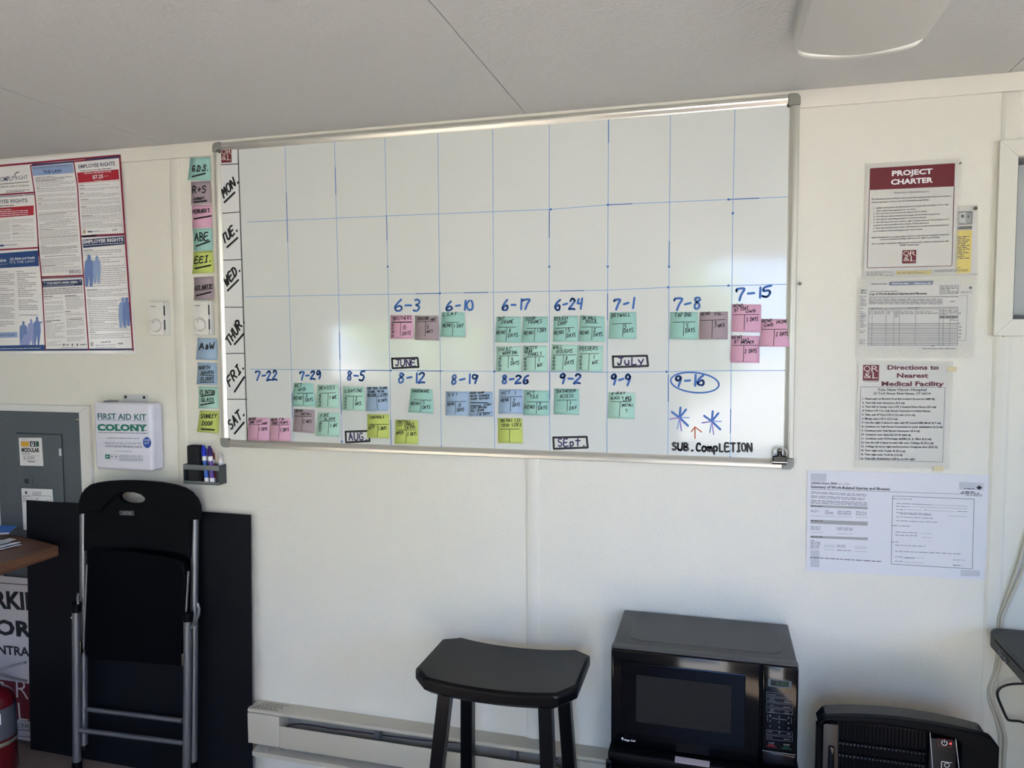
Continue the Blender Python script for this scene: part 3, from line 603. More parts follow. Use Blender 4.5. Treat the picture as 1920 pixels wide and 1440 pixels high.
note('pink', c4(1196, 303, 1407, 306, 1405, 508, 1185, 505), [('RENO', .04, .38, .14, .11), ('GWB', .12, .44, .29, .11), ('PRIME', .54, .92, .18, .11, .06)] + tee(.38, .47, .04, .92, .95) + [('2 DAYS', .53, .95, .62, .14)], 'pink sticky note GWB PRIME, overhanging the right of the whiteboard', GB)
note('pink', c1(70, 1130, 250, 1130, 252, 1330, 64, 1326), [('RENO', .04, .4, .13, .11), ('2ND COAT', .08, .7, .27, .1, .1), ('GWB', .66, .94, .3, .09)] + tee(.3, .5, .04, .92, .95) + [('3 DAYS', .52, .94, .58, .14)], 'pink sticky note, left of the pair at the bottom left corner of the whiteboard', GB)
note('pink', c1(262, 1133, 438, 1135, 440, 1333, 252, 1330), [('RENO FIN.', .06, .74, .13, .11), ('COAT PAINTS', .12, .9, .27, .1)] + tee(.31, .46, .04, .92, .93) + [('3 DAYS', .5, .94, .6, .15)], 'pink sticky note, right of the pair at the bottom left corner of the whiteboard', GB)
note('teal', c1(467, 826, 636, 830, 658, 1034, 450, 1030), [('ACT', .08, .45, .19, .14), ('GRID', .24, .62, .35, .12)] + tee(.44, .5, .2, .94, .92) + [('RENO', .06, .46, .73, .13), ('2', .6, .7, .62, .14), ('DAYS', .58, .92, .8, .14)], 'teal sticky note ACT GRID with a curled corner below the date 7-29', GB)
note('mint', c1(672, 842, 855, 842, 865, 1047, 660, 1043), [('DEVICES', .12, .85, .22, .14)] + tee(.37, .52, .16, .86, .93) + [('RENO', .12, .26, .42, .97, 'v'), ('1 WK', .56, .92, .64, .16)], 'mint green sticky note reading DEVICES, right of ACT GRID', GB)
note('taupe', c1(470, 1053, 648, 1062, 645, 1265, 460, 1250), [('RENO', .1, .46, .14, .11), ('INSTALL', .34, .88, .26, .1)] + tee(.31, .42, .06, .88, .93) + [('2 WKS', .46, .88, .6, .14)], 'taupe sticky note reading 2 WKS, below the ACT GRID note', GB)
note('mint', c1(680, 1083, 862, 1088, 862, 1297, 657, 1287), [('FIRE', .14, .56, .2, .14), ('ALARM', .32, .82, .34, .11)] + tee(.37, .54, .12, .84, .9) + [('RENO', .12, .26, .42, .84, 'v'), ('1 WK', .6, .94, .62, .15)], 'mint green sticky note reading FIRE ALARM, below the DEVICES note', GB)
note('mint', c1(897, 857, 1084, 862, 1090, 1070, 885, 1062), [('LIGHTING', .1, .9, .26, .14)] + tee(.41, .5, .1, .88, .93) + [('RENO', .12, .24, .46, .96, 'v'), ('2', .58, .68, .6, .14), ('WKS.', .58, .9, .78, .13)], 'mint green sticky note reading LIGHTING, below the date 8-5', GB)
note('blue', c1(1103, 860, 1290, 862, 1292, 1070, 1100, 1070), [('TOP SOIL, FLOOR', .04, .96, .12, .09), ('STONE, METAL', .06, .86, .26, .09), ('DESIGN + STUDS', .04, .98, .39, .09), ('_', .04, .4, .96, .41), ('_', .45, .41, .52, .95), ('10 DAYS', .52, .95, .64, .12)], 'blue sticky note reading 10 DAYS, right of the LIGHTING note', GB)
note('teal', c1(1487, 873, 1675, 885, 1683, 1095, 1465, 1083), [('HARDWARE', .1, .88, .17, .12)] + tee(.47, .5, .18, .92, .97) + [('RENO', .08, .46, .7, .12), ('5', .56, .68, .63, .15), ('DAYS', .56, .9, .83, .14)], 'teal sticky note reading HARDWARE, below the date 8-12', GB)
note('lime', c1(1108, 1097, 1300, 1101, 1300, 1310, 1105, 1305), [('CONTROLS', .1, .78, .2, .1)] + tee(.44, .48, .08, .96, .98) + [('APP', .06, .36, .66, .16), ('3 DAYS', .5, .88, .68, .14)], 'lime sticky note reading CONTROLS, touching the boxed AUG.', GB)
note('lime', c1(1352, 1148, 1550, 1150, 1550, 1362, 1345, 1357), [('INSTALL', .1, .7, .13, .1), ('(2) SINGLE', .1, .86, .26, .11), ('SWING', .42, .9, .38, .11)] + tee(.43, .5, .12, .9, .95) + [('OPER.', .06, .44, .62, .12), ('2 DAYS', .54, .95, .66, .14)], 'lime sticky note INSTALL (2), in the 8-12 column', GB)
note('blue', c2(520, 873, 713, 874, 714, 1078, 520, 1074), [('SV1', .08, .52, .2, .13)] + tee(.43, .44, .06, .88, .93) + [('RENO', .08, .4, .6, .11), ('15', .52, .7, .66, .15), ('DAYS', .5, .82, .84, .14)], 'blue sticky note reading 15 DAYS, left of the pair below 8-19', GB)
note('blue', c2(718, 874, 917, 876, 918, 1083, 720, 1083), [('RENT DUMP', .06, .66, .1, .07), ('BACK GARDEN', .06, .86, .22, .07), ('SHOP REPORT', .06, .88, .34, .07), ('_', .06, .45, .8, .45, .003), ('_', .06, .57, .5, .57, .003), (', START', .52, .95, .59, .07), ('SITE DRAINS', .06, .76, .7, .07), ('ALL GRADE', .06, .66, .81, .07), ('_', .36, .85, .95, .84), ('_', .36, .85, .36, .97), ('12 DAYS', .42, .88, .96, .08)], 'blue sticky note crowded with writing, right of the pair below 8-19', GB)
note('blue', c3(160, 855, 362, 855, 360, 1060, 155, 1060), [('VCT', .1, .5, .22, .12), ('1', .62, .7, .24, .14)] + tee(.32, .5, .1, .96, .92) + [('RENO', .1, .44, .52, .12), ('2', .6, .7, .55, .14), ('DAYS', .58, .9, .72, .14)], 'blue sticky note reading VCT 1, below the date 8-26', GB)
note('teal', c3(372, 860, 583, 868, 583, 1077, 362, 1073), [('ACT', .12, .46, .2, .13), ('TILE', .24, .6, .34, .12)] + tee(.47, .52, .14, .98, .93) + [('RENO', .06, .46, .76, .14), ('3', .6, .7, .62, .13), ('DAYS', .58, .94, .78, .14)], 'teal sticky note reading ACT TILE, right of the blue VCT 1 note', GB)
note('lime', c3(150, 1098, 355, 1098, 360, 1312, 150, 1308), [('INSTALL', .1, .64, .17, .12), ('(3)', .68, .94, .17, .13), ('7200 SIZES', .14, .98, .35, .11)] + tee(.45, .48, .12, .88, .95), 'lime sticky note INSTALL (3) below VCT 1', GB)
note('teal', c3(626, 848, 836, 852, 836, 1070, 620, 1065), [('BATHROOM', .12, .88, .17, .12), ('ACCESS.', .24, .86, .36, .12)] + tee(.45, .54, .12, .9, .88) + [('1', .6, .68, .66, .16), ('DAY', .62, .92, .82, .13)], 'teal sticky note reading BATHROOM ACCESS, below the date 9-2', GB)
note('mint', c3(1087, 880, 1310, 886, 1305, 1107, 1078, 1098), [('X-RAY', .1, .64, .1, .1), ('GLASS 4 WKS', .08, .86, .27, .1), ('LEAD', .56, .88, .34, .08)] + tee(.36, .44, .1, .84, .92) + [('INSTALL', .5, .95, .54, .1), ('?', .64, .74, .82, .17)], 'mint green sticky note reading X-RAY GLASS, below the date 9-9', GB)
GL = 'sticky notes beside the whiteboard'
LW = .0042
def under(u0, v0, u1, v1, w_=.0055): return ('_', u0, v0, u1, v1, w_)
def big(c, px, words, lab, lift=.006): return note(c, px, words, lab, GL, -.0005, lift, LW, True)
big('teal', cA(493, 215, 668, 205, 672, 410, 470, 408), [('G.D.S.', .16, .9, .6, .24, .02), under(.2, .84, .76, .7)], 'teal sticky note, topmost of the column left of the whiteboard')
big('taupe', cA(500, 422, 672, 416, 680, 613, 503, 622), [('R+S', .08, .8, .5, .28, .02), ('CONST.', .14, .72, .8, .09, .02, .003), under(.16, .89, .76, .86)], 'taupe sticky note directly below the topmost teal one')
big('pink', cA(510, 627, 678, 622, 686, 815, 512, 825), [('FERRARO\'S', .04, .92, .37, .16, .04, .003), under(.1, .6, .96, .5)], 'pink sticky note in the column left of the whiteboard')
big('teal', cA(515, 830, 688, 826, 693, 1020, 525, 1027), [('ABE', .08, .84, .55, .34, .02), under(.14, .78, .84, .58)], 'teal sticky note reading ABE, between the pink and the lime ones')
big('lime', cA(522, 1033, 690, 1020, 700, 1212, 512, 1225), [('EEI.', .1, .9, .52, .28, .02), under(.12, .76, .86, .66)], 'lime sticky note below the teal ABE note')
big('taupe', cA(527, 1255, 697, 1245, 705, 1445, 527, 1450), [('ATLANTIC', .04, .95, .6, .2, .06, .0034), under(.12, .82, .84, .68)], 'taupe sticky note just above the right thermostat')
big('blue', cB(468, 325, 612, 327, 612, 488, 455, 483), [('A', .12, .4, .54, .28), ('&', .44, .58, .52, .2), ('W', .62, .92, .5, .28)], 'blue sticky note just below the right thermostat')
big('blue', cB(470, 505, 608, 508, 612, 668, 460, 663), [('NORTH', .08, .66, .32, .15, .04, .0024), ('HAVEN', .2, .84, .54, .14, .04, .0026), under(.16, .57, .84, .58, .0026), ('FLOORS', .2, .86, .84, .16, .04, .0026), under(.18, .9, .86, .88, .003)], 'blue sticky note reading NORTH HAVEN FLOORS, second below the right thermostat')
big('mint', cB(475, 680, 617, 682, 625, 840, 473, 840), [('CLINTON', .08, .84, .36, .18, .02, .0026), under(.12, .44, .78, .37, .004), ('GLASS', .16, .78, .7, .17, .02, .0028), under(.12, .84, .76, .74, .0045)], 'mint green sticky note third below the right thermostat')
big('lime', cB(485, 855, 625, 860, 620, 1022, 462, 1010), [('STANLEY', .1, .88, .36, .18, .06, .0026), ('DOOR', .2, .72, .68, .18, .02, .0028), under(.2, .86, .8, .86, .0055)], 'lime sticky note at the bottom of the column, above the marker tray')

# ================================================================== RIGHT-HAND PAPERS
def sheet(name, px, Y, mt, label, cat, group=None, th=.0006, sleeve=None, curl=0):
    """rectangular sheet on the wall from four photo pixels (TL TR BR BL)"""
    C = [AT(*p, Y) for p in px]; cx = sum(c.x for c in C) / 4
    t = empty(name, (cx, 0, min(c.z for c in C)), label, cat, group)
    def fn(b):
        b.prism([(c.x, c.z) for c in C], Y + th, Y, mt)
    part('sheet', t, fn)
    return t
c5 = crop(1590, 290, 6.262); c6 = crop(1590, 500, 3.692); c7 = crop(1490, 870, 5.053)
def sleevep(t, px, Y, name='plastic_sleeve'):
    C = [AT(*p, Y) for p in px]
    o = part(name, t, lambda b: (b.prism([(c.x, c.z) for c in C], Y + .0004, Y, SLEEVE)), 'clear plastic sleeve')
    return o
# yellow notice behind
ys = sheet('yellow_notice', [(1624, 400), (1829.5, 388), (1829, 512.5), (1617, 520)], -.0012, PAPER, 'yellow and white notice in a sleeve, mostly hidden behind the red-headed sheet', 'notice')
sleevep(ys, [(1622, 396), (1834, 383.5), (1833.5, 516), (1615, 523)], -.0020)
P = Print(ys, -.0012, .0002)
P.poly('photo_print', M('photo_grey', (96, 100, 98), .4), c5(1290, 668, 1465, 660, 1462, 820, 1288, 828), 0)
P.poly('photo_print', M('photo_light', (190, 194, 190), .4), c5(1298, 690, 1380, 672, 1384, 806, 1300, 800), 1); P.poly('photo_print', M('photo_mid', (150, 154, 150), .4), c5(1384, 672, 1448, 700, 1446, 790, 1384, 806), 1)
P.poly('photo_print', BLACKINK, c5(1326, 706, 1360, 704, 1362, 738, 1328, 740), 2); P.poly('photo_print', BLACKINK, c5(1402, 712, 1422, 710, 1422, 738, 1402, 740), 2)
P.poly('heading_band', BLACKINK, c5(1283, 842, 1458, 834, 1457, 874, 1282, 882), 0)
P.poly('yellow_field', YELP, c5(1270, 890, 1456, 884, 1440, 1388, 1262, 1392), 0)
P.poly('yellow_field', YELP, c5(565, 1366, 980, 1358, 975, 1404, 562, 1412), 0)
P.para('small_text', DKINK, *c5(1280, 955, 1430, 948, 1275, 1230), 13, .45, 1, .5); P.para('small_text', DKINK, *c5(1290, 1318, 1320, 1318, 1288, 1334), 1, .5); P.para('small_text', DKINK, *c5(1020, 1350, 1420, 1342, 1016, 1378), 2, .45, 1)
P.para('small_text', DKINK, *c5(220, 1372, 540, 1370, 218, 1424), 3, .4, 1); P.para('small_text', DKINK, *c5(580, 1374, 900, 1366, 576, 1402), 2, .4, 1)
P.done()
# project charter
ch = sheet('charter_sheet', [(1625.5, 312), (1796.5, 301.5), (1790, 503), (1620, 507.5)], -.0034, LPAPER, 'white sheet headed PROJECT CHARTER on a dark red band, in a clear sleeve', 'notice')
sleevep(ch, [(1622, 306.8), (1804, 295.6), (1796, 511.5), (1614.5, 518.5)], -.0042)
YC = -.0042
P = Print(ch, YC, .0002)
P.poly('red_header', MAROON, c5(258, 170, 266, 160, 1248, 100, 1257, 110, 1248, 372, 252, 416), 0)
P.text('title', WHITEINK, 'PROJECT', *c5(515, 250, 990, 222), 9.3, 2, .035); P.text('title', WHITEINK, 'CHARTER', *c5(503, 352, 995, 325), 9.3, 2, .035)
P.ln('border_line', MAROONINK, c5(253, 416, 225, 1318, 236, 1330, 1205, 1306, 1220, 1296, 1248, 372), .0014, 0, cap=False)
P.text('body_text', GREYINK, 'Attention Subcontractors', *c5(540, 460, 948, 442), 4.2, 1)
BT = [('The following items are critical to this project. By reading this important project charter,', 275, 532, 1212, 492), ('you are agreeing to work on this site following these guidelines.', 275, 568, 955, 536), ('1.  Q.R&L Construction, its subcontractors & vendors will continually work to offer', 302, 636, 1185, 592), ('value engineering suggestions to our client.', 330, 668, 800, 646), ('2.  The team will work to ensure the highest level of quality.', 300, 702, 930, 672), ('3.  We will run a safe work place and comply with all OSHA requirements.', 300, 736, 1085, 702), ('4.  We will do everything possible to meet the schedule.', 300, 770, 922, 742), ('5.  We will respect the area residents right of "quiet enjoyment" by limiting hours of', 298, 804, 1188, 764), ('operation to those specified by the Q.R.&L. Project Supervisor.', 295, 838, 955, 808), ('6.  Each sub-contractor and vendor will maintain an overall understanding that we', 293, 872, 1182, 832), ('are working as a team and respect each other\'s needs.', 293, 906, 875, 882)]
for s_, x0, y0, x1, y1 in BT: P.text('body_text', GREYINK, s_, *c5(x0, y0, x1, y1), 2.6, 1, .028)
for s_, x0, y0, x1, y1 in [('Acknowledging these concepts will provide for a smooth and enjoyable project for', 275, 982, 1190, 944), ('everyone and keep working relations at the highest productivity.', 372, 1004, 1080, 976), ('The successful completion of this project fosters your continued relationship with', 275, 1056, 1182, 1022), ('Q.R&L Construction.', 610, 1070, 835, 1062)]: P.text('body_text', BLACKINK, s_, *c5(x0, y0, x1, y1), 2.6, 1, .02)
logo(P, 'emblem', (1692.3, 469.3), (1717.3, 493)); P.done({'red_header': 'dark red header band'})
def pin(name, p, Y, label, r=.0035):
    c = AT(*p, Y); o = MB(); o.lathe([(0, .007), (r * .8, .0065), (r, .004), (r * .6, .003), (r * .5, 0)], (c.x, c.y, c.z), SCREW, 14, 'y')
    q = o.obj(name, None, (c.x, c.y, c.z)); tag(q, label, 'pin', 'fixings in the wall'); return q
pin('push_pin', (1828, 391), -.002, 'dark push pin at the top right of the yellow notice', .0045); pin('push_pin', (1799.5, 306.5), -.0042, 'tiny dark pin at the top right of the red-headed sheet', .0026)
# injury log (two sheets in a sleeve)
lg = sheet('injury_log_sheet', c6(138, 97, 770, 95, 760, 572, 123, 575), -.0062, PAPER, 'white form headed Log of Work-Related Injuries and Illnesses in a clear sleeve', 'form')
part('backing_sheet', lg, lambda b: b.prism([(q.x, q.z) for q in (AT(*p, -.0052) for p in c6(85, 140, 868, 128, 858, 545, 72, 548))], -.0046, -.0052, PAPER))
P0 = Print(lg, -.0052, .0002)
P0.para('backing_text', BLACKINK, *c6(90, 155, 130, 155, 88, 190), 2, .5); P0.para('backing_text', GREYINK, *c6(88, 200, 128, 200, 80, 460), 22, .4, gap=.25); P0.para('backing_text', GREYINK, *c6(80, 500, 122, 500, 78, 540), 3, .4)
for y in (262, 335, 403): P0.rect('backing_text', LGREYINK, c6(84, y)[0], c6(128, y + 9)[0], 1)
P0.ln('backing_text', GREYINK, c6(772, 200, 826, 200, 815, 512, 764, 510), .0008, 1, cap=False); P0.para('backing_text', GREYINK, *c6(780, 168, 862, 168, 780, 186), 3, .4); P0.para('backing_text', GREYINK, *c6(768, 215, 786, 215, 766, 500), 12, .3, gap=.5)
P0.poly('backing_text', BLACKINK, c6(848, 134, 862, 146, 848, 158, 834, 146), 1); P0.done()
sleevep(lg, c6(62, 68, 897, 45, 876, 636, 50, 632), -.0070)
P = Print(lg, -.0070, .0002)
P.text('heading', BLACKINK, 'OSHA Form 300', *c6(162, 124, 268, 124), 2.4, 1, .02); P.poly('tab_band', M('slate_band', (118, 126, 142), .5), c6(286, 105, 592, 98, 586, 125, 284, 131), 0)
P.text('tab_text', WHITEINK, 'OSHA Form 300A', *c6(304, 122, 420, 121), 2.4, 1, .02); P.text('tab_text', WHITEINK, 'OSHA Form 301', *c6(458, 121, 574, 119), 2.4, 1, .02)
P.text('heading', BLACKINK, "OSHA's Form 300 (Rev. 01/2004)", *c6(150, 176, 340, 174), 2.2, 1, .01); P.text('heading', BLACKINK, 'Log of Work-Related Injuries and Illnesses', *c6(148, 196, 546, 191), 3.8, 1, .03)
P.frame('form_lines', GREYINK, *c6(636, 131, 764, 186), .0008); P.para('form_text', GREYINK, *c6(642, 136, 760, 136, 642, 184), 5, .4)
P.ln('form_lines', LGREYINK, c6(145, 212, 764, 207), .003, cap=False); P.para('form_text', GREYINK, *c6(145, 220, 655, 220, 145, 262), 4, .35); P.para('form_text', GREYINK, *c6(706, 236, 760, 236, 706, 244), 1, .5)
P.ln('form_lines', LGREYINK, c6(143, 288, 762, 282), .003, cap=False); P.para('form_text', BLACKINK, *c6(160, 285, 235, 285, 160, 291), 1, .5, 2); P.para('form_text', BLACKINK, *c6(415, 283, 500, 283, 415, 289), 1, .5, 2)
for x, xb in ((142, 136), (168, 163), (265, 262), (318, 316), (357, 354), (468, 464), (632, 630), (660, 658), (707, 704), (762, 758)): P.ln('form_lines', GREYINK, c6(x, 292, xb, 548), .0007, cap=False)
P.ln('form_lines', GREYINK, c6(142, 298, 764, 292), .0008, cap=False)
for i in range(14): P.ln('form_lines', GREYINK, c6(140 - i * .3, 397 + i * 11.4, 762 - i * .3, 393 + i * 11.7), .0007 + (.0002 if i % 3 else .0005), cap=False)
for x0, x1 in ((146, 163), (180, 250), (272, 312), (323, 352), (362, 455), (472, 625)): P.para('form_text', GREYINK, *c6(x0, 306, x1, 306, x0, 306 + (46 if x0 == 323 else 24)), 5 if x0 == 323 else 3, .35)
P.para('form_text', GREYINK, *c6(634, 300, 758, 300, 634, 335), 4, .35); P.poly('form_lines', LGREYINK, c6(632, 338, 762, 335, 762, 358, 632, 361), 0); P.para('form_text', BLACKINK, *c6(636, 342, 758, 342, 636, 356), 2, .5, 2, gap=.2)
P.para('form_text', GREYINK, *c6(706, 362, 755, 362, 706, 374), 2, .4); P.para('form_text', BLACKINK, *c6(575, 546, 618, 546, 575, 552), 1, .5); P.para('form_text', GREYINK, *c6(515, 564, 756, 564, 515, 572), 1, .5)
P.done({'tab_band': 'slate grey tab band'})
# directions
di = sheet('directions_sheet', [(1610, 680), (1778, 681.5), (1772, 869), (1606, 865)], -.0036, LPAPER, 'white sheet headed Directions to Nearest Medical Facility, laminated, below the injury log', 'notice')
sleevep(di, [(1606, 675), (1788, 677.5), (1779.8, 879), (1600.8, 876.5)], -.0044)
P = Print(di, -.0044, .0002)
logo(P, 'emblem', (1618.4, 684.2), (1647.7, 713.5))
for s_, q in (('Directions to', (273, 712, 628, 712)), ('Nearest', (338, 768, 555, 768)), ('Medical Facility', (232, 824, 663, 826))): P.text('title', MAROONINK, s_, *c6(*q), 8.2, 1, .03)
P.ln('border_line', GREYINK, c6(88, 832, 672, 836, 655, 1352, 77, 1335, 88, 832), .0008, 0, cap=False)
P.text('body_text', BLACKINK, 'Yale New Haven Hospital', *c6(205, 860, 543, 860), 5.0, 1, .006); P.text('body_text', BLACKINK, '20 York Street, New Haven, CT 06510', *c6(177, 884, 572, 886), 4.2, 1, .02)
DL = ['1. Head east on Boston Post Rd toward Goose Ln (489 ft)', '2. Turn left onto Goose Ln (0.3 mi)', '3. Turn left to merge onto I-95 S toward New Haven (0.3 mi)', '4. Follow I-95 S to Oak Street Connector in New Haven.', '5. Take exit 47 from I-95 S (12 min (13.6 mi)', '6. Merge onto I-95 S (12.9 mi)', '7. Use the right 3 lanes to take exit 47 toward Mlk Blvd/ (0.7 mi)', '8. Continue on Oak Street Connector to your destination (1.2 mi)', '9. Continue onto Oak Street Connector (0.4 mi)', '10. Continue onto State Rd 34 W (436 ft)', '11. Continue onto N Frontage Rd/M.L.K. Jr. Blvd (0.2 mi)', '12. Use the left 2 lanes to turn left onto College St (0.2 mi)', '13. College St turns right and becomes Congress Ave (325 ft)', '14. Turn right onto Cedar St (0.2 mi)', '15. Turn right onto York St (112 ft)', '16. Turn left -Destination will be on the right']
RE = [600, 392, 610, 573, 465, 343, 643, 655, 497, 435, 577, 592, 620, 397, 377, 465]
for i, s_ in enumerate(DL): P.text('body_text', BLACKINK, s_, *c6(100 - i * .8, 920 + i * 27.5, RE[i], 922 + i * 27.75), 3.4, 1, .032)
P.done()
for k, p in enumerate(((1785, 692), (1760, 879))):
    c = AT(*p, -.0048)
    part('tape_stain', di, lambda b: b.box((c.x - .011, -.0050, c.z - .006), (c.x + .011, -.0046, c.z + .006), M('yellowed_tape', (214, 200, 158), .4)), 'yellowed tape')
# summary 300A
sm = sheet('injury_summary_sheet', c7(120, 60, 1840, 105, 1805, 1100, 110, 1010), -.0022, M('thin_paper', (222, 222, 226), .7), 'large white form headed Summary of Work-Related Injuries and Illnesses, lowest on the wall', 'form')
P = Print(sm, -.0022, .0002)
P.text('heading', BLACKINK, "OSHA's Form 300A", *c7(155, 190, 405, 193), 3.6, 1, .03); P.text('heading', BLACKINK, '(Rev. 01/2004)', *c7(415, 193, 522, 195), 2.2, 1); P.text('heading', BLACKINK, 'Summary of Work-Related Injuries and Illnesses', *c7(153, 226, 903, 249), 4.8, 1, .03)
P.ln('form_lines', GREYINK, c7(153, 238, 1780, 292), .0009, cap=False)
for (a, n) in (((155, 255, 680, 283, 153, 282), 2), ((153, 295, 665, 320, 152, 322), 2), ((153, 335, 688, 360, 150, 375), 3)): P.para('form_text', GREYINK, *c7(*a), n, .35)
for y0, y1 in ((387, 407), (527, 563), (678, 700)): P.poly('grey_bar', LGREYINK, c7(150, y0, 693, y0 + 19, 691, y1 + 22, 148, y1), 0); P.para('form_text', BLACKINK, *c7(152, y0 + 4, 265, y0 + 8, 152, y0 + 16), 1, .5)
for q in ((153, 430, 245, 436, 153, 456), (288, 436, 380, 440, 288, 476), (405, 440, 540, 446, 405, 480), (580, 446, 680, 450, 580, 488), (150, 586, 245, 590, 150, 624), (400, 594, 550, 602, 400, 626), (150, 716, 245, 722, 148, 802), (400, 762, 482, 766, 400, 790), (398, 808, 530, 814, 398, 822)):
    P.para('form_text', GREYINK, *c7(*q), 6 if q[0] == 150 and q[1] == 716 else (1 if q[1] == 808 else 3), .35)
for q in ((152, 490, 272, 494), (283, 495, 385, 498), (400, 499, 545, 503), (580, 506, 690, 510), (150, 645, 270, 649), (398, 658, 555, 664), (275, 768, 383, 771), (275, 783, 383, 786), (275, 812, 383, 815), (568, 782, 686, 786), (568, 798, 686, 802), (568, 828, 686, 832)): P.ln('form_lines', GREYINK, c7(*q), .0006, cap=False)
P.para('form_text', BLACKINK, *c7(142, 878, 818, 918, 142, 890), 1, .5)
P.ln('form_lines', GREYINK, c7(928, 303, 1700, 333, 1683, 993, 914, 948, 928, 303), .0012, cap=False)
P.poly('form_text', BLACKINK, c7(1748, 203, 1778, 224, 1748, 245, 1720, 224), 1); P.para('form_text', BLACKINK, *c7(1605, 226, 1700, 230, 1605, 238), 1, .5); P.para('form_text', BLACKINK, *c7(1600, 255, 1778, 260, 1560, 280), 2, .35, 2); P.para('form_text', GREYINK, *c7(1620, 290, 1775, 296, 1620, 302), 1, .5, 2)
for (x0, y, x1) in ((930, 323, 1110), (960, 368, 1290), (960, 395, 1085), (960, 424, 1045), (1225, 430, 1250), (1535, 444, 1640), (960, 455, 1290), (1000, 468, 1450), (960, 496, 1310), (960, 532, 1350), (922, 578, 1090), (952, 640, 1160), (952, 668, 1170), (920, 732, 985), (950, 764, 1270), (952, 822, 1585), (948, 872, 1020), (1040, 885, 1130), (948, 915, 1020), (1500, 903, 1560), (1500, 955, 1615)):
    P.para('form_text', BLACKINK if y in (323, 578, 732) else GREYINK, *c7(x0, y, x1, y + (x1 - x0) * .04, x0, y + 9), 1, .5)
for q in ((1110, 380, 1636, 401), (1085, 402, 1640, 425), (1045, 430, 1200, 437), (1255, 438, 1510, 452), (1450, 490, 1630, 500), (1195, 656, 1295, 661), (1205, 695, 1295, 699), (1020, 884, 1225, 892), (1020, 930, 1220, 938), (1545, 908, 1615, 914), (1500, 955, 1600, 962)): P.ln('form_lines', GREYINK, c7(*q), .0006, cap=False)
P.done()
for k, q in enumerate(((152, 90, 300, 90, 300, 165, 152, 165), (1560, 170, 1790, 180, 1790, 250, 1560, 240), (150, 815, 235, 818, 235, 978, 150, 975), (1575, 1005, 1755, 1010, 1755, 1065, 1575, 1062))):
    C = [AT(*p, -.0025) for p in c7(*q)]
    part('tape', sm, lambda b: b.prism([(c.x, c.z) for c in C], -.0022, -.0024, M('matte_tape', (200, 204, 218), .5, alpha=.16)), 'translucent tape')

# ================================================================== LEFT POSTER
zT, zBt = 2.1235, 1.4415; xR0, xR1 = -.355, -.329
YP = -.0014
YPo = -.0095      # the top rests on the trim under the ceiling
po_Y = lambda x, z: YP - .009 * max(0, min(1, (z - 1.95) / .14)) ** 1.5 if z > 1.95 else YP
po = empty("labor_law_poster", (-.73, 0, zBt), 'large red, white and blue labor law poster at the upper left', 'poster')
def fn(b):
    n = 16; vs = []
    for j in range(n + 1):
        t = j / n; z = zBt + (zT - zBt) * t; xr = AT(254 - 25.5 * t, 663 + (285 - 663) * t, YP).x
        for x in (-1.12, xr): vs.append((x, po_Y(x, z), z))
    k = len(vs); vs += [(x, y + .0006, z) for x, y, z in vs]
    fs = [(2 * j, 2 * j + 1, 2 * j + 3, 2 * j + 2) for j in range(n)] + [(k + 2 * j, k + 2 * j + 2, k + 2 * j + 3, k + 2 * j + 1) for j in range(n)] + [(2 * j + 1, k + 2 * j + 1, k + 2 * j + 3, 2 * j + 3) for j in range(n)]
    b.add(vs, fs, LPAPER, True)
part('sheet', po, fn)
P = Print(po, po_Y, .0003)
cp = crop(0, 270, 3.512); ca = crop(0, 260, 6.545); cb = crop(0, 460, 6.545); cc_ = crop(130, 270, 7.2)
def strip(g, mt, pts, w_, lay=0): P.ln(g, mt, pts, w_, lay, cap=False)
# outer frame
def seg(p, q, n=8): return [(p[0] + (q[0] - p[0]) * i / n, p[1] + (q[1] - p[1]) * i / n) for i in range(n + 1)]
P.poly('border', CRIM, seg(cp(-60, 142)[0], cp(792, 68)[0]) + seg(cp(792, 80)[0], cp(-60, 156)[0])[0:], 0)
P.poly('border', CRIM, [cp(782, 70)[0], cp(794, 68)[0], cp(882, 1362)[0], cp(872, 1362)[0]], 0)
P.poly('border', DNAVY, [cp(-60, 1352)[0], cp(882, 1346)[0], cp(882, 1358)[0], cp(-60, 1364)[0]], 0)
P.poly('border', CRIM, [cp(200, 138)[0], cp(785, 80)[0], cp(785, 92)[0], cp(203, 148)[0]], .5); P.poly('border', DNAVY, [cp(560, 100)[0], cp(786, 78)[0], cp(787, 92)[0], cp(560, 110)[0]], 1); P.poly('border', DNAVY, [cp(212, 132)[0], cp(485, 112)[0], cp(485, 122)[0], cp(212, 142)[0]], 1)
for L in (ca(375, 330, 430, 690, 455, 1000, 478, 1440), ca(905, 285, 955, 600, 970, 900, 1010, 1440), cb(472, 0, 520, 500, 560, 1290), cb(1000, 0, 1030, 420, 1090, 1290)): strip('border', CRIM, [tuple(p) for p in L], .0052, 1)
for L in (ca(-10, 690, 432, 660), ca(-10, 1365, 470, 1338), ca(1000, 1200, 1178, 1188)): strip('border', CRIM, L, .0058, 1)
for L in (ca(300, 690, 432, 684), ca(-10, 712, 290, 696)): strip('border', DNAVY, L, .0026, 1.5)
strip('border', CRIM, cb(500, 392, 1020, 372), .0064, 1); strip('border', DNAVY, cb(505, 410, 1022, 392), .0024, 1.5); strip('border', CRIM, cp(540, 608, 828, 592), .006, 1); strip('border', DNAVY, cp(545, 614, 828, 600), .002, 1.5)
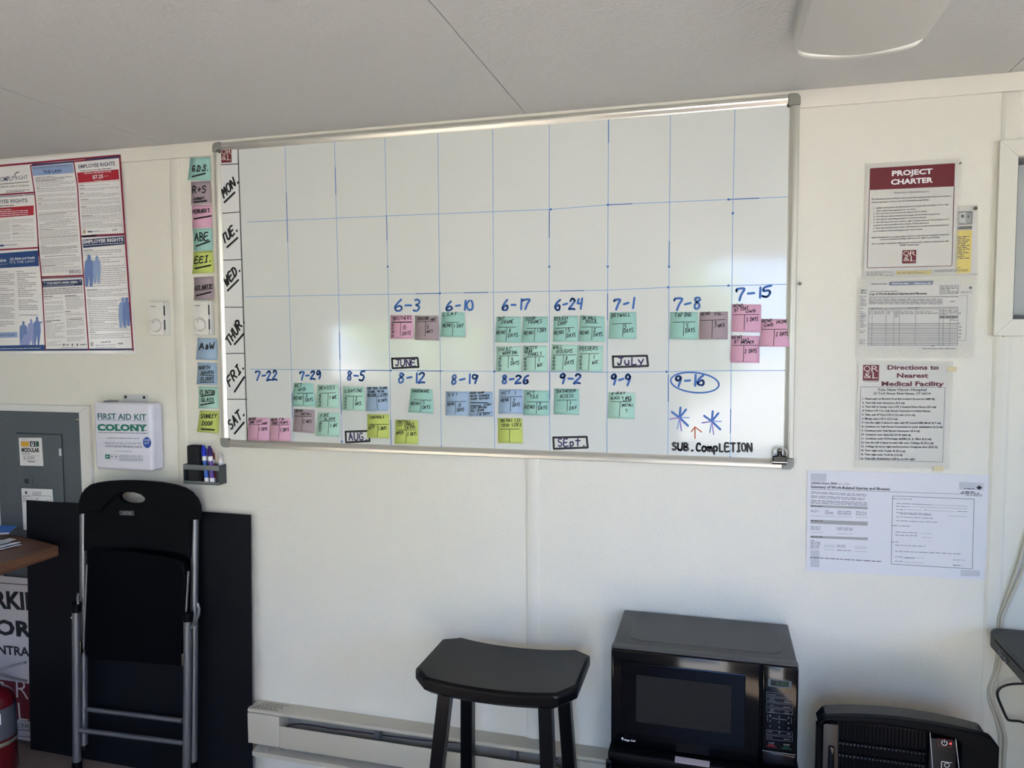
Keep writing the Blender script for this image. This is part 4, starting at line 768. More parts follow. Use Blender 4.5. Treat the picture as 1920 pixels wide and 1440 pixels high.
# title block
P.hand('title', DNAVY, 'C', (-6, 330.5), (-1, 330), 8, .004); P.text('title', DNAVY, 'COMPLY', (-4, 341.2), (27, 338.4), 8.6, 2, .004); P.text('title', DNAVY, 'RIGHT', (30, 337.8), (53, 335.6), 7.4, 2, -.005)
P.ln('title', DNAVY, [(27, 333), (29, 326), (32, 323.5), (36, 322.5)], .003, 2); P.ln('title', BLACKINK, ca(-10, 560, 358, 530), .002, 2, cap=False)
P.text('title', BLACKINK, 'FEDERAL LABOR LAW POSTINGS', (-22, 353.5), (55, 349.0), 2.8, 2, .012); P.para('fine_print', GREYINK, *ca(75, 636, 370, 618, 75, 668), 2, .4)
# left column 1
P.text('headline', M('slate_ink', (84, 94, 110), .5), 'EMPLOYEE RIGHTS', (-26, 382.5), (52, 379.0), 6.6, 2, .018); P.para('fine_print', BLACKINK, *ca(-10, 822, 342, 800, -10, 836), 1, .6)
P.poly('red_block', REDP, ca(-80, 854, 415, 820, 416, 938, -80, 975), 1); P.para('block_text', WHITEINK, *ca(-20, 866, 345, 844, -20, 960), 4, .32, 2, .3)
P.para('fine_print', LGREYINK, *ca(-10, 1000, 130, 990, -10, 1240), 17, .3, gap=.12); P.para('fine_print', LGREYINK, *ca(145, 985, 410, 970, 155, 1230), 17, .3, gap=.15); P.ln('fine_print', BLACKINK, ca(150, 1068, 245, 1062), .0014, 2, cap=False); P.ln('fine_print', BLACKINK, ca(158, 1162, 230, 1158), .0014, 2, cap=False)
P.ln('fine_print', GREYINK, ca(-10, 1262, 430, 1248), .0006, 2, cap=False); P.poly('seal', NAVY, ca(-10, 1304, 50, 1300, 52, 1322, -10, 1326), 2); P.para('fine_print', GREYINK, *ca(60, 1298, 215, 1290, 60, 1318), 2, .4)
# column 1 lower: job safety
P.poly('blue_block', NAVY, cb(-80, 105, 470, 62, 480, 255, -80, 285), 1)
P.text('block_text', WHITEINK, 'Job Safety and Health', *cb(125, 180, 430, 163), 4.2, 2, .02); P.text('block_text', WHITEINK, "IT'S THE LAW!", *cb(125, 226, 425, 208), 4.6, 2, -.006); P.text('block_text', WHITEINK, 'OSHA', *cb(-15, 208, 82, 200), 5, 2, .02); P.ln('block_text', WHITEINK, cb(-10, 236, 95, 228), .0006, 2, cap=False)
P.ln('fine_print', NAVY, cb(-10, 330, 95, 325), .0014, 2, cap=False); P.ln('fine_print', GREYINK, cb(190, 322, 290, 317), .0014, 2, cap=False)
P.para('fine_print', GREYINK, *cb(-10, 345, 180, 340, -10, 1000), 27, .26, 1, .45, gap=.14); P.para('fine_print', GREYINK, *cb(208, 335, 440, 330, 240, 890), 24, .26, 1, .45, gap=.14)
P.poly('light_block', LBLUE, cb(-40, 1072, 212, 1060, 220, 1128, -40, 1138), 1); P.text('block_text', NAVY, '1-800-321-6742', *cb(-60, 1112, 185, 1104), 2.6, 2, .01)
P.poly('blue_block#2', NAVY, cb(-80, 1232, 548, 1220, 556, 1285, -80, 1296), 1); P.para('block_text', WHITEINK, *cb(-40, 1262, 500, 1252, -40, 1280), 1, .4, 2)
fgn = [0]
def fig(cx, top, h, w_, mt):          # printed silhouette of a standing worker
    fgn[0] += 1; L_ = 1.2 + .6 * fgn[0]; g_ = 'figure_print#%d' % fgn[0]
    P.disc(g_, mt, cb(cx, top + h * .07)[0], .0058, .0072, L_, 16)
    P.poly(g_, mt, cb(cx - w_ * .14, top + h * .13, cx + w_ * .14, top + h * .13, cx + w_ * .44, top + h * .20, cx + w_ * .5, top + h * .5, cx + w_ * .3, top + h, cx + w_ * .08, top + h, cx, top + h * .62, cx - w_ * .2, top + h, cx - w_ * .42, top + h, cx - w_ * .5, top + h * .5, cx - w_ * .44, top + h * .20), L_)
fig(290, 935, 290, 100, FIGBLUE); fig(385, 905, 320, 90, M('figure_pale', (150, 160, 205), .5)); fig(458, 875, 350, 90, FIGBLUE); P.poly('figure_print#3', FIGBLUE, cb(470, 955, 525, 930, 527, 942, 475, 985), 3.3); P.poly('figure_print#2', M('figure_pale'), cb(245, 1225, 300, 1090, 400, 1130, 360, 1225), 3.8)
# column 2
P.poly('light_block#2', LBLUE, ca(392, 342, 895, 300, 908, 420, 404, 458), 1); P.text('headline', M('slate_ink'), 'Equal Employment Opportunity is', *ca(410, 372, 878, 335), 3.2, 2, .012); P.text('headline', DNAVY, 'THE LAW', *ca(535, 430, 760, 412), 6.0, 2, .02)
P.para('fine_print', GREYINK, *ca(430, 470, 890, 440, 434, 520), 3, .35, 1, .6)
rows = [((440, 525, 915, 495, 450, 600), 4), ((452, 610, 925, 580, 458, 665), 3), ((458, 690, 930, 660, 462, 725), 2), ((462, 745, 940, 715, 466, 785), 3), ((464, 800, 940, 770, 470, 880), 6), ((470, 905, 945, 875, 476, 930), 2), ((476, 940, 930, 918, 482, 1020), 6), ((484, 1045, 935, 1020, 488, 1110), 3), ((488, 1125, 950, 1100, 496, 1215), 6), ((498, 1235, 955, 1205, 504, 1310), 5), ((504, 1330, 960, 1305, 510, 1425), 6)]
for q, n in rows: P.para('fine_print', LGREYINK, *ca(*q), n, .32, 1, .35)
for x0, y0, x1, y1 in ((445, 522, 690, 508), (445, 608, 490, 604), (465, 738, 525, 733), (468, 798, 510, 795), (475, 938, 815, 908), (555, 1036, 875, 1010), (490, 1120, 655, 1112), (490, 1222, 960, 1192), (500, 1325, 565, 1320)): P.ln('fine_print', BLACKINK, ca(x0, y0, x1, y1), .0012, 2, cap=False)
for q, n in (((500, 22, 940, 5, 505, 115), 6), ((505, 165, 975, 135, 512, 260), 6), ((512, 265, 980, 240, 516, 345), 6)): P.para('fine_print', LGREYINK, *cb(*q), n, .32, 1, .35)
P.ln('fine_print', BLACKINK, cb(550, 138, 930, 118), .0012, 2, cap=False); P.ln('fine_print', BLACKINK, cb(515, 258, 690, 245), .0012, 2, cap=False)
P.poly('fine_print', LPAPER, cb(845, 300, 1000, 290, 1002, 345, 845, 352), 1.3); P.text('headline', M('slate_ink'), 'EEOC', *cb(855, 342, 993, 336), 5.6, 2, .018)
P.poly('blue_block#3', DNAVY, cb(520, 440, 1008, 415, 1012, 492, 525, 517), 1); P.text('block_text', WHITEINK, 'YOUR RIGHTS UNDER USERRA', *cb(572, 480, 960, 462), 4.0, 2, .03); P.text('block_text', WHITEINK, '*', *cb(540, 492, 560, 491), 7, 2); P.text('block_text', WHITEINK, '*', *cb(978, 470, 998, 469), 7, 2); P.para('block_text', WHITEINK, *cb(535, 496, 1005, 474, 535, 506), 1, .5, 2)
P.para('fine_print', BLACKINK, *cb(530, 530, 1015, 505, 540, 612), 4, .3, 1, .3)
P.para('fine_print', LGREYINK, *cb(540, 640, 770, 630, 560, 905), 16, .3, gap=.12); P.para('fine_print', LGREYINK, *cb(800, 625, 1020, 615, 820, 785), 9, .35, gap=.1); P.para('fine_print', LGREYINK, *cb(815, 830, 1030, 818, 825, 1180), 19, .3, gap=.1); P.para('fine_print', LGREYINK, *cb(560, 960, 790, 950, 575, 1150), 10, .3, 1, .7); P.para('fine_print', LGREYINK, *cb(575, 1180, 760, 1172, 580, 1240), 5, .35)
for x0, y0, x1, y1 in ((540, 632, 650, 626), (795, 622, 940, 614), (800, 815, 865, 810), (560, 928, 745, 918), (560, 946, 635, 941), (860, 912, 1005, 905)): P.ln('fine_print', BLACKINK, cb(x0, y0, x1, y1), .0018, 2, cap=False)
for x in (785, 890, 952): P.disc('seal', M('seal_grey', (88, 90, 96), .5), cb(x, 1220)[0], .0036, .0042, 2, 14)
P.para('seal', M('seal_grey'), *cb(805, 1214, 850, 1212, 805, 1230), 1, .7, 2); P.para('seal', M('seal_grey'), *cb(985, 1212, 1060, 1208, 985, 1228), 1, .7, 2); P.para('fine_print', GREYINK, *cb(760, 1250, 1060, 1246, 760, 1272), 2, .4, gap=.2)
# column 3
P.para('fine_print', GREYINK, *cc_(215, 205, 510, 182, 215, 215), 1, .5, 2)
P.text('headline', M('slate_ink'), 'EMPLOYEE RIGHTS', *cc_(130, 332, 620, 288), 7.0, 2, .018); P.para('fine_print', BLACKINK, *cc_(150, 358, 612, 318, 150, 372), 1, .55)
P.poly('red_block#2', REDP, cc_(106, 388, 664, 342, 676, 478, 122, 526), 1); P.text('block_text', WHITEINK, 'FEDERAL MINIMUM WAGE', *cc_(205, 408, 568, 378), 2.6, 2, .02); P.text('block_text', WHITEINK, '$7.25', *cc_(318, 470, 462, 458), 6.6, 2, .03); P.text('block_text', WHITEINK, 'PER HOUR', *cc_(475, 442, 530, 437), 1.8, 2); P.para('block_text', WHITEINK, *cc_(345, 490, 505, 478, 345, 500), 1, .5, 2)
P.ln('fine_print', REDP, cc_(124, 540, 680, 494), .0007, 2, cap=False)
for q, n in (((140, 560, 660, 530, 140, 575), 1), ((140, 600, 665, 570, 145, 640), 3), ((145, 668, 670, 638, 150, 730), 4), ((155, 750, 675, 722, 160, 830), 6), ((160, 850, 695, 822, 168, 955), 8), ((170, 970, 700, 945, 178, 1030), 5), ((178, 1045, 710, 1020, 182, 1130), 6)): P.para('fine_print', LGREYINK, *cc_(*q), n, .32, 1, .35)
for x0, y0, x1 in ((135, 563, 200), (140, 602, 205), (150, 668, 200), (155, 752, 258), (155, 848, 235), (165, 972, 310)): P.ln('fine_print', BLACKINK, cc_(x0, y0, x1, y0 - 6), .0013, 2, cap=False)
P.ln('fine_print', GREYINK, cc_(170, 1142, 735, 1108), .0006, 2, cap=False); P.disc('seal', M('seal_tan', (186, 168, 140), .5), cc_(205, 1185)[0], .0062, .0076, 2, 14); P.text('seal', DNAVY, 'WHD', *cc_(248, 1198, 316, 1195), 3.2, 2, .03); P.para('fine_print', GREYINK, *cc_(330, 1170, 515, 1162, 330, 1190), 2, .4); P.para('fine_print', GREYINK, *cc_(590, 1148, 655, 1144, 575, 1175), 3, .35)
P.poly('blue_block#4', DNAVY, cc_(180, 1292, 742, 1245, 748, 1355, 190, 1404), 1); P.text('block_text', WHITEINK, 'EMPLOYEE RIGHTS', *cc_(192, 1345, 732, 1308), 6.0, 2, .035); P.para('block_text', WHITEINK, *cc_(200, 1362, 730, 1328, 200, 1376), 1, .55, 2)
for q, n in (((552, 700, 800, 688, 560, 740), 3), ((565, 750, 820, 735, 575, 945), 14), ((570, 960, 840, 948, 580, 1010), 5), ((575, 1030, 845, 1020, 590, 1170), 12), ((590, 1180, 850, 1172, 596, 1235), 5), ((595, 1250, 855, 1242, 600, 1285), 3)): P.para('fine_print', LGREYINK, *cp(*q), n, .3, 1, .4)
for x0, y0, x1 in ((550, 700, 610), (572, 962, 640), (575, 1028, 600), (588, 1175, 690), (592, 1242, 630)): P.ln('fine_print', BLACKINK, cp(x0, y0, x1, y0 - 3), .0013, 2, cap=False)
for cx, cy, s_, mt in ((588, 735, 1, FIGBLUE), (640, 742, .85, LBLUE), (812, 1015, .95, LBLUE), (836, 1015, .9, FIGBLUE)):
    fgn[0] += 1; L_ = .6 * fgn[0]; g_ = 'figure_print#%d' % fgn[0]
    P.disc(g_, mt, cp(cx, cy + 10 * s_)[0], .0078 * s_, .0092 * s_, L_, 16)
    P.poly(g_, mt, cp(cx - 9 * s_, cy + 22 * s_, cx + 9 * s_, cy + 22 * s_, cx + 26 * s_, cy + 38 * s_, cx + 30 * s_, cy + 110 * s_, cx + 22 * s_, cy + 205 * s_, cx + 4 * s_, cy + 205 * s_, cx, cy + 130 * s_, cx - 6 * s_, cy + 205 * s_, cx - 24 * s_, cy + 205 * s_, cx - 32 * s_, cy + 110 * s_, cx - 27 * s_, cy + 38 * s_), L_)
P.disc('seal', M('seal_grey'), cp(606, 1318)[0], .0062, .0072, 2, 16); P.disc('seal', LPAPER, cp(606, 1318)[0], .0050, .0058, 3, 16); P.text('block_text', M('seal_grey'), '1-866-487-9243', *cp(665, 1310, 732, 1307), 2.6, 2, .02); P.para('fine_print', GREYINK, *cp(630, 1322, 760, 1318, 630, 1345), 3, .35, gap=.2); P.text('seal', DNAVY, 'WHD', *cp(777, 1320, 812, 1318), 2.8, 2, .03)
P.done()

# ================================================================== LEFT WALL FITTINGS
CRW = M('thermostat_white', (228, 226, 218), .4)
def thermostat(px0, lab):
    a = AT(*px0, -.03); x0, z1 = a.x, a.z; x1, z0 = x0 + .064, z1 - .112
    t = empty('thermostat', ((x0 + x1) / 2, 0, z0), lab, 'thermostat', 'thermostats on the wall')
    part('housing', t, lambda b: b.bbox((x0, -.022, z0), (x1 - .001, 0, z1), CRW, .003)); part('faceplate', t, lambda b: b.bbox((x0 + .001, -.030, z0 + .001), (x1 - .004, -.021, z1 - .001), CRW, .002))
    for zz in ((z0 + .066, z0 + .098), (z0 + .018, z0 + .051)): part('vent_slot', t, lambda b: b.box((x1 - .0042, -.0285, zz[0]), (x1 - .0030, -.0235, zz[1]), BLACKINK), 'dark vent slot')
    cx, cz = (x0 + x1) / 2 - .003, z0 + .033
    d = part('dial', t, lambda b: b.lathe([(0, .012), (.016, .012), (.0185, .010), (.0195, .0), ], (cx, -.030, cz), CRW, 32, 'y'))
    mb = MB(); mb.lathe([(.0205, 0), (.0205, .0015), (.0215, .0012), (.0222, 0)], (cx, -.030, cz), M('dial_ring', (196, 192, 182), .4), 32, 'y'); sub(mb, 'dial_ring', d, t)
    P = Print(t, -.030, .0002); P.text('lettering', BLACKINK, 'Honeywell', (0, 0), (1, 0), 1) if False else None
    xx = x0 + .010; P.para('lettering', GREYINK, (xx, -.03, z1 - .014), (xx + .022, -.03, z1 - .014), (xx, -.03, z1 - .018), 1, .6)
    for k in range(9):
        an = math.radians(150 - k * 15); P.ln('lettering', GREYINK, [(cx + .0235 * math.cos(an), cz + .0235 * math.sin(an)), (cx + .0255 * math.cos(an), cz + .0255 * math.sin(an))], .0008, 0, True, False)
    for dx in (-.026, .026): P.disc('lettering', GREYINK, (cx + dx, -.03, cz + .012), .0009, .0009, 0, 6)
    P.done()
    mb = MB(); mb.box((cx - .0008, -.0426, cz + .008), (cx + .0008, -.0418, cz + .015), GREYINK); sub(mb, 'pointer', d, t)
    return t
thermostat((277.2, 566), 'white dial thermostat between the labor law poster and the wall batten'); thermostat((360, 564), 'white dial thermostat in the sticky note column, right of the batten')

# first aid kit
KW = M('kit_enamel', (222, 222, 232), .22, spec=.5)
kx0, kx1, kz0, kz1, ky = -.459, -.2205, 1.0465, 1.2765, -.06
kt = empty('first_aid_kit', ((kx0 + kx1) / 2, 0, kz0), 'white metal first aid kit box with green lettering hanging on the wall', 'first aid kit')
part('case', kt, lambda b: b.bbox((kx0 + .0008, -.052, kz0 + .0008), (kx1 - .0015, -.0015, kz1 - .0008), KW, .012, 4)); part('lid', kt, lambda b: b.bbox((kx0, ky, kz0), (kx1 - .001, -.030, kz1), KW, .013, 4), 'white lid with lettering')
hx = AT(231, 750, -.003).x
part('hanger', kt, lambda b: b.bbox((hx, -.004, kz1 - .01), (hx + .101, 0, kz1 + .024), M('hanger_grey', (205, 205, 203), .3), .003), 'pale grey hanging bracket')
for dx in (.012, .088): part('rivet', kt, lambda b: b.lathe([(0, .004), (.004, .003), (.005, 0)], (hx + dx, -.004, kz1 + .015), BLACKINK, 14, 'y'))
part('latch', kt, lambda b: b.bbox((kx0 + .035, -.05, kz1 - .001), (kx0 + .07, -.02, kz1 + .005), SILVER, .002))
c8 = crop(170, 730, 9.0)
P = Print(kt, ky, .0002)
P.text('lettering', TEALP, 'FIRST AID KIT', *c8(120, 500, 940, 518), 10.8, 1, .022); P.ln('lettering', TEALP, c8(120, 516, 942, 536), .0012, 1, cap=False)
P.text('brand_lettering', GREENP, 'COLONY', *c8(115, 690, 960, 702), 11.2, 1, .055)
for x in (120, 262, 398, 528, 682, 850): P.ln('brand_lettering', GREENP, c8(x + 4, 598, x + 96, 600), .0022, 1.5, cap=False); P.ln('brand_lettering', GREENP, c8(x + 4, 690, x + 96, 692), .0022, 1.5, cap=False)
P.para('lettering', BLACKINK, *c8(130, 722, 965, 735, 130, 736), 1, .6); P.para('lettering', M('slate_ink'), *c8(270, 812, 815, 822, 270, 828), 1, .6)
P.text('lettering', M('slate_ink'), 'FOR A LIST OF ALL LOCATIONS VISIT', *c8(245, 920, 862, 930), 3.6, 1); P.text('lettering', M('slate_ink'), 'colonyhardware.com', *c8(248, 972, 866, 988), 4.6, 1, .008)
P.para('lettering', M('slate_ink'), *c8(415, 1036, 698, 1042, 415, 1048), 1, .6)
P.rect('lettering', GREENP, *c8(245, 1098, 328, 1172), 1); P.text('lettering', WHITEINK, 'A+', *c8(262, 1146, 312, 1148), 3, 2, .02); P.frame('lettering', LGREYINK, *c8(330, 1100, 470, 1178), .0006, 1)
for x in (360, 428): P.disc('lettering', GREYINK, c8(x, 1134)[0], .0024, .0028, 1, 12)
P.text('lettering', TEALP, 'ANSI/ISEA Z308.1-2015', *c8(485, 1138, 875, 1144), 3.4, 1); P.para('lettering', M('slate_ink'), *c8(485, 1150, 885, 1156, 485, 1212), 4, .35)
P.disc('round_sticker', M('sticker_blue', (44, 84, 168), .3), c8(953, 898)[0], .0165, .0185, 1, 32); P.text('round_sticker', WHITEINK, 'A/B', *c8(905, 872, 1002, 874), 4, 2, .004); P.text('round_sticker', WHITEINK, 'KIT', *c8(915, 925, 992, 927), 4, 2, .004)
P.done({'round_sticker': 'round blue sticker'})

# electrical panel
EG = M('panel_grey_paint', (84, 92, 96), .42, spec=.4)
ex0, ex1, ez1, ez0 = -.941, -.5665, 1.2325, .42
ep = empty('electrical_panel', ((ex0 + ex1) / 2, 0, ez0), 'dark grey electrical breaker panel with a hinged door, at the left edge', 'electrical panel')
part('cover', ep, lambda b: b.bbox((ex0, -.012, ez0), (ex1, 0, ez1), EG, .002))
dx0, dx1, dz1 = AT(31, 813, -.014).x, AT(115, 815, -.014).x, AT(70, 814, -.014).z
part('door_reveal', ep, lambda b: b.box((dx0 - .003, -.0125, .5), (dx1 + .003, -.011, dz1 + .003), M('dark_gap', (40, 44, 46), .7)))
dr = part('door', ep, lambda b: b.bbox((dx0, -.016, .503), (dx1, -.0122, dz1), EG, .0015))
q0, q1 = AT(37, 891, -.018), AT(60.5, 911, -.018)
mb = MB(); mb.bbox((q0.x, -.0185, q1.z), (q1.x, -.0158, q0.z), EG, .001); mb.box((q0.x + .022, -.0192, q1.z + .008), (q0.x + .040, -.0184, q0.z - .012), M('dark_gap')); sub(mb, 'latch', dr, ep)
h = AT(113.4, 848, -.016); mb = MB(); mb.box((h.x - .005, -.0175, h.z - .013), (h.x + .004, -.0158, h.z + .013), M('bright_hinge', (205, 208, 210), .4)); sub(mb, 'hinge', dr, ep)
for p in ((-1, 783), (145, 787)):
    c = AT(*p, -.012); part('screw', ep, lambda b: b.lathe([(0, .006), (.004, .005), (.0065, .002), (.007, 0)], (c.x, -.012, c.z), CHR, 16, 'y'))
def sticker(name, px, Y, lab):
    C = [AT(*p, Y) for p in px]; return part(name, ep, lambda b: b.prism([(c.x, c.z) for c in C], Y + .0004, Y, PAPER), lab)
ce = crop(0, 760, 6.0)
sticker('label_sticker', ce(210, 365, 468, 365, 488, 683, 228, 677), -.0166, 'white label reading MODULAR')
sticker('form_sticker', ce(240, 933, 588, 945, 620, 1420, 265, 1400), -.0166, 'white printed form')
P = Print(ep, -.0166, .0002)
P.rect('label_print', M('ochre_print', (214, 162, 44), .5), *ce(235, 405, 328, 465), 1); P.rect('label_print', M('dark_print', (40, 44, 46), .5), *ce(336, 403, 402, 466), 1); P.disc('label_print', WHITEINK, ce(368, 436)[0], .0065, .0075, 2, 14); P.rect('label_print', M('forest_print', (26, 84, 56), .5), *ce(404, 403, 440, 466), 1); P.disc('label_print', BLACKINK, ce(368, 432)[0], .003, .004, 3, 10)
P.text('label_print', BLACKINK, 'MODULAR', *ce(244, 524, 446, 526), 7.6, 1, .045); P.para('label_print', GREYINK, *ce(245, 538, 448, 540, 245, 552), 1, .5); P.ln('label_print', GREYINK, ce(250, 565, 448, 567), .0008, 1, cap=False)
P.hand('label_print', BLACKINK, '12-2304', *ce(262, 606, 395, 606), 5, .0014, 1); P.ln('label_print', GREYINK, ce(275, 618, 430, 620), .0006, 1, cap=False); P.rect('label_print', BLACKINK, *ce(312, 628, 396, 640), 1)
P.disc('form_print', GREYINK, ce(295, 982)[0], .006, .006, 1, 12); P.para('form_print', GREYINK, *ce(368, 968, 468, 972, 368, 1010), 4, .4); P.para('form_print', GREYINK, *ce(262, 1020, 345, 1022, 262, 1030), 1, .5); P.ln('form_print', BLACKINK, ce(265, 1014, 572, 1020, 572, 1096), .0012, 1, cap=False); P.ln('form_print', BLACKINK, ce(262, 1014, 262, 1094), .0012, 1, cap=False)
for x0, x1 in ((268, 310), (345, 378), (400, 450), (505, 555)): P.para('form_print', GREYINK, *ce(x0, 1036, x1, 1038, x0, 1090), 4, .35, gap=.2)
P.done()
ef = empty('panel_trim', ((ex0 + ex1) / 2, 0, .38), 'white mitred trim framing the grey electrical panel', 'trim')
def mitre(pts): return lambda b: b.prism(pts, 0, -.014, M('panel_trim_vinyl', (226, 224, 218), .45), bev=.0015)
fx0, fx1, fz0, fz1 = ex0 - .045, -.5205, .38, 1.258
part('trim_piece', ef, mitre([(fx0, fz1), (fx1, fz1), (ex1 + .001, ez1 + .001), (ex0 - .001, ez1 + .001)])); part('trim_piece', ef, mitre([(fx1, fz1), (fx1, fz0), (ex1 + .001, ez0 - .001), (ex1 + .001, ez1 + .001)])); part('trim_piece', ef, mitre([(fx0, fz0), (fx0, fz1), (ex0 - .001, ez1 + .001), (ex0 - .001, ez0 - .001)])); part('trim_piece', ef, mitre([(fx0, fz0), (ex0 - .001, ez0 - .001), (ex1 + .001, ez0 - .001), (fx1, fz0)]))

# marker tray on the wall
GM = M('grey_sheet_metal', (128, 132, 134), .4, metal=.4); DG = M('dark_sheet_metal', (70, 76, 80), .4, metal=.4)
tx0, tx1, tz0, tz1, tyf = -.119, .019, 1.0085, 1.0735, -.040
tr_ = empty('marker_tray', ((tx0 + tx1) / 2, 0, tz0), 'small grey metal tray on the wall holding an eraser and markers', 'tray')
part('front_band', tr_, lambda b: b.bbox((tx0, tyf, tz1 - .0175), (tx1, tyf + .002, tz1), GM, .0008)); part('bottom', tr_, lambda b: (b.box((tx0, tyf, tz0), (tx1, 0, tz0 + .002), GM), b.box((tx0, tyf, tz0), (tx1, tyf + .002, tz0 + .010), GM)))
part('side', tr_, lambda b: b.box((tx1 - .002, tyf + .001, tz0 + .002), (tx1, 0, tz1), DG)); part('side', tr_, lambda b: b.box((tx0, tyf + .001, tz0 + .002), (tx0 + .002, 0, tz1), DG)); part('back', tr_, lambda b: b.box((tx0 + .002, -.002, tz0 + .002), (tx1 - .002, 0, tz1), GM))
er = MB(); er.bbox((-.107, -.036, tz0 + .0025), (-.060, -.006, tz0 + .128), M('eraser_felt', (30, 30, 32), .95, bump=.8, bscale=300), .006)
tag(er.obj('eraser', None, (-.084, -.02, tz0)), 'black felt dry-erase eraser standing in the marker tray', 'eraser')
def marker(x, y, lean, mt, body, lab, h=.125):
    b0 = Vector((x, y, tz0 + .0048)); b1 = Vector((x + lean, y + .004, tz0 + h)); d = b1 - b0
    t = empty('dry_erase_marker', tuple(b0), lab, 'marker', 'markers in the tray')
    part('barrel', t, lambda b: b.tube([b0 + d * .1, b0 + d * .64], .0072, body, 14)); part('end_plug', t, lambda b: b.tube([b0, b0 + d * .14], .0076, WHITEINK, 14)); part('collar', t, lambda b: b.tube([b0 + d * .60, b0 + d * .72], .0078, WHITEINK, 14)); part('cap', t, lambda b: b.tube([b0 + d * .72, b0 + d * .93, b0 + d * .935, b0 + d], [.0085, .0082, .005, .0048], mt, 14), None)
marker(-.034, -.030, -.014, M('cap_blue', (20, 50, 200), .35), M('barrel_blue', (40, 90, 180), .4), 'blue capped dry-erase marker in the tray', .128); marker(-.012, -.031, -.012, M('cap_purple', (58, 28, 100), .35), M('barrel_purple', (90, 60, 150), .4), 'purple capped dry-erase marker in the tray', .128); marker(-.020, -.013, -.010, M('cap_red', (140, 20, 30), .35), M('barrel_red', (160, 50, 60), .4), 'red capped dry-erase marker behind the blue and purple ones', .108); marker(.008, -.012, -.004, M('cap_white', (210, 200, 195), .4), M('barrel_white', (215, 212, 208), .4), 'white marker leaning at the right end of the tray', .102)

# small wall fixings right of the board
c = AT(1497, 533, -.002); mb = MB(); mb.tube([(c.x, 0, c.z), (c.x, -.012, c.z), (c.x + .002, -.022, c.z)], [.003, .003, .0045], CHR, 10); tag(mb.obj('wall_hook', None, (c.x, 0, c.z)), 'small metal pin sticking out of the wall right of the whiteboard', 'pin')

# ================================================================== LEANING PANEL, SIGN, EXTINGUISHER
NB = M('dark_sheet', (9, 10, 16), .5, spec=.25, var=.25, vscale=3)
pz = .905; th = .005
def lean(x0, x1, z1, ya, yb, th, mt, name, lab, cat):
    """sheet leaning on the wall: foot at y=ya, top edge at y=yb"""
    mb = MB(); v = []
    for (y, z) in ((ya, 0), (yb, z1)):
        for x in (x0, x1): v.append((x, y, z + .0005)); v.append((x, y + th, z + .0005))
    mb.add(v, [(0, 2, 6, 4), (1, 5, 7, 3), (0, 1, 3, 2), (4, 6, 7, 5), (0, 4, 5, 1), (2, 3, 7, 6)], mt)
    return tag(mb.obj(name, None, ((x0 + x1) / 2, ya, 0)), lab, cat)
lean(-.803, .123, .912, -.052, -.0245, th, NB, 'dark_panel', 'large near-black sheet leaning on the wall behind the folding chair', 'panel')
SY = lambda x, z: -.024 + .0*z - 0.0 * x
SIGNW = M('sign_white', (190, 186, 184), .5)
sx1 = AT(70, 1250, -.026).x
sg = empty('parking_sign', (-1.0, -.03, 0), 'white parking sign with black letters and a maroon emblem behind the extinguisher', 'sign')
part('board', sg, lambda b: b.box((-1.35, -.026, .012), (-.79, -.0225, .625), SIGNW))
P = Print(sg, -.026, .0002); c9 = crop(0, 880, 2.572)
P.ln('border_line', BLACKINK, c9(-100, 540, 135, 558), .0028, 0, cap=False)
P.text('lettering', BLACKINK, 'PARKING', (-55, 1136), (108, 1146), 31, 1, .04)
P.text('lettering', BLACKINK, 'FOR', (-28, 1187), (61, 1194), 27, 1, .04)
P.text('lettering', BLACKINK, 'CONTRACTORS', (-38, 1222), (129, 1237), 16, 1, .03)
P.rect('emblem', MAROON, (-40, 1268), (70, 1355), 1)
P.text('emblem', CREAM, 'Q', (-34, 1310), (18, 1310), 37, 2, -.012); P.text('emblem', CREAM, 'R', (31, 1308), (54, 1312), 37, 2, -.014); P.text('emblem', CREAM, '&', (-28, 1352), (24, 1352), 33, 2, -.012); P.text('emblem', CREAM, 'L', (36, 1350), (54, 1352), 34, 2, -.016)
P.text('lettering', BLACKINK, 'CONSTRUCTION', (-34, 1360), (72, 1366), 7, 1); P.ln('border_line', BLACKINK, [(-40, 1362), (60, 1370)], .0024, 0, cap=False); P.ln('border_line', BLACKINK, [(-40, 1374), (60, 1382)], .002, 0, cap=False)
P.done({'emblem': 'maroon emblem'})
# extinguisher
FR = M('extinguisher_red', (84, 5, 16), .28, coat=.4); fx, fy = -.787, -.200
fe = empty('fire_extinguisher', (fx, fy, 0), 'red fire extinguisher standing in the lower left corner', 'extinguisher')
part('cylinder', fe, lambda b: b.lathe([(0, .001), (.058, .001), (.066, .012), (.066, .243), (.062, .268), (.048, .290), (.026, .303), (.024, .312), (0, .312)], (fx, fy, 0), FR, 40))
part('label', fe, lambda b: b.lathe([(.0664, .135), (.0664, .242)], (fx, fy, 0), M('extinguisher_label', (82, 86, 92), .4), 40), 'grey instruction label')
part('strap', fe, lambda b: b.lathe([(.0668, .112), (.0678, .112), (.0678, .126), (.0668, .126)], (fx, fy, 0), M('strap_grey', (150, 146, 132), .3, metal=.6), 40))
def arc_patch(b, a0, a1, z0, z1, mt, r=.0668):
    n = 6; vs = [(fx + r * math.cos(math.radians(a0 + (a1 - a0) * i / n)), fy + r * math.sin(math.radians(a0 + (a1 - a0) * i / n)), z) for z in (z0, z1) for i in range(n + 1)]
    b.add(vs, [(i, i + 1, n + 2 + i, n + 1 + i) for i in range(n)], mt)
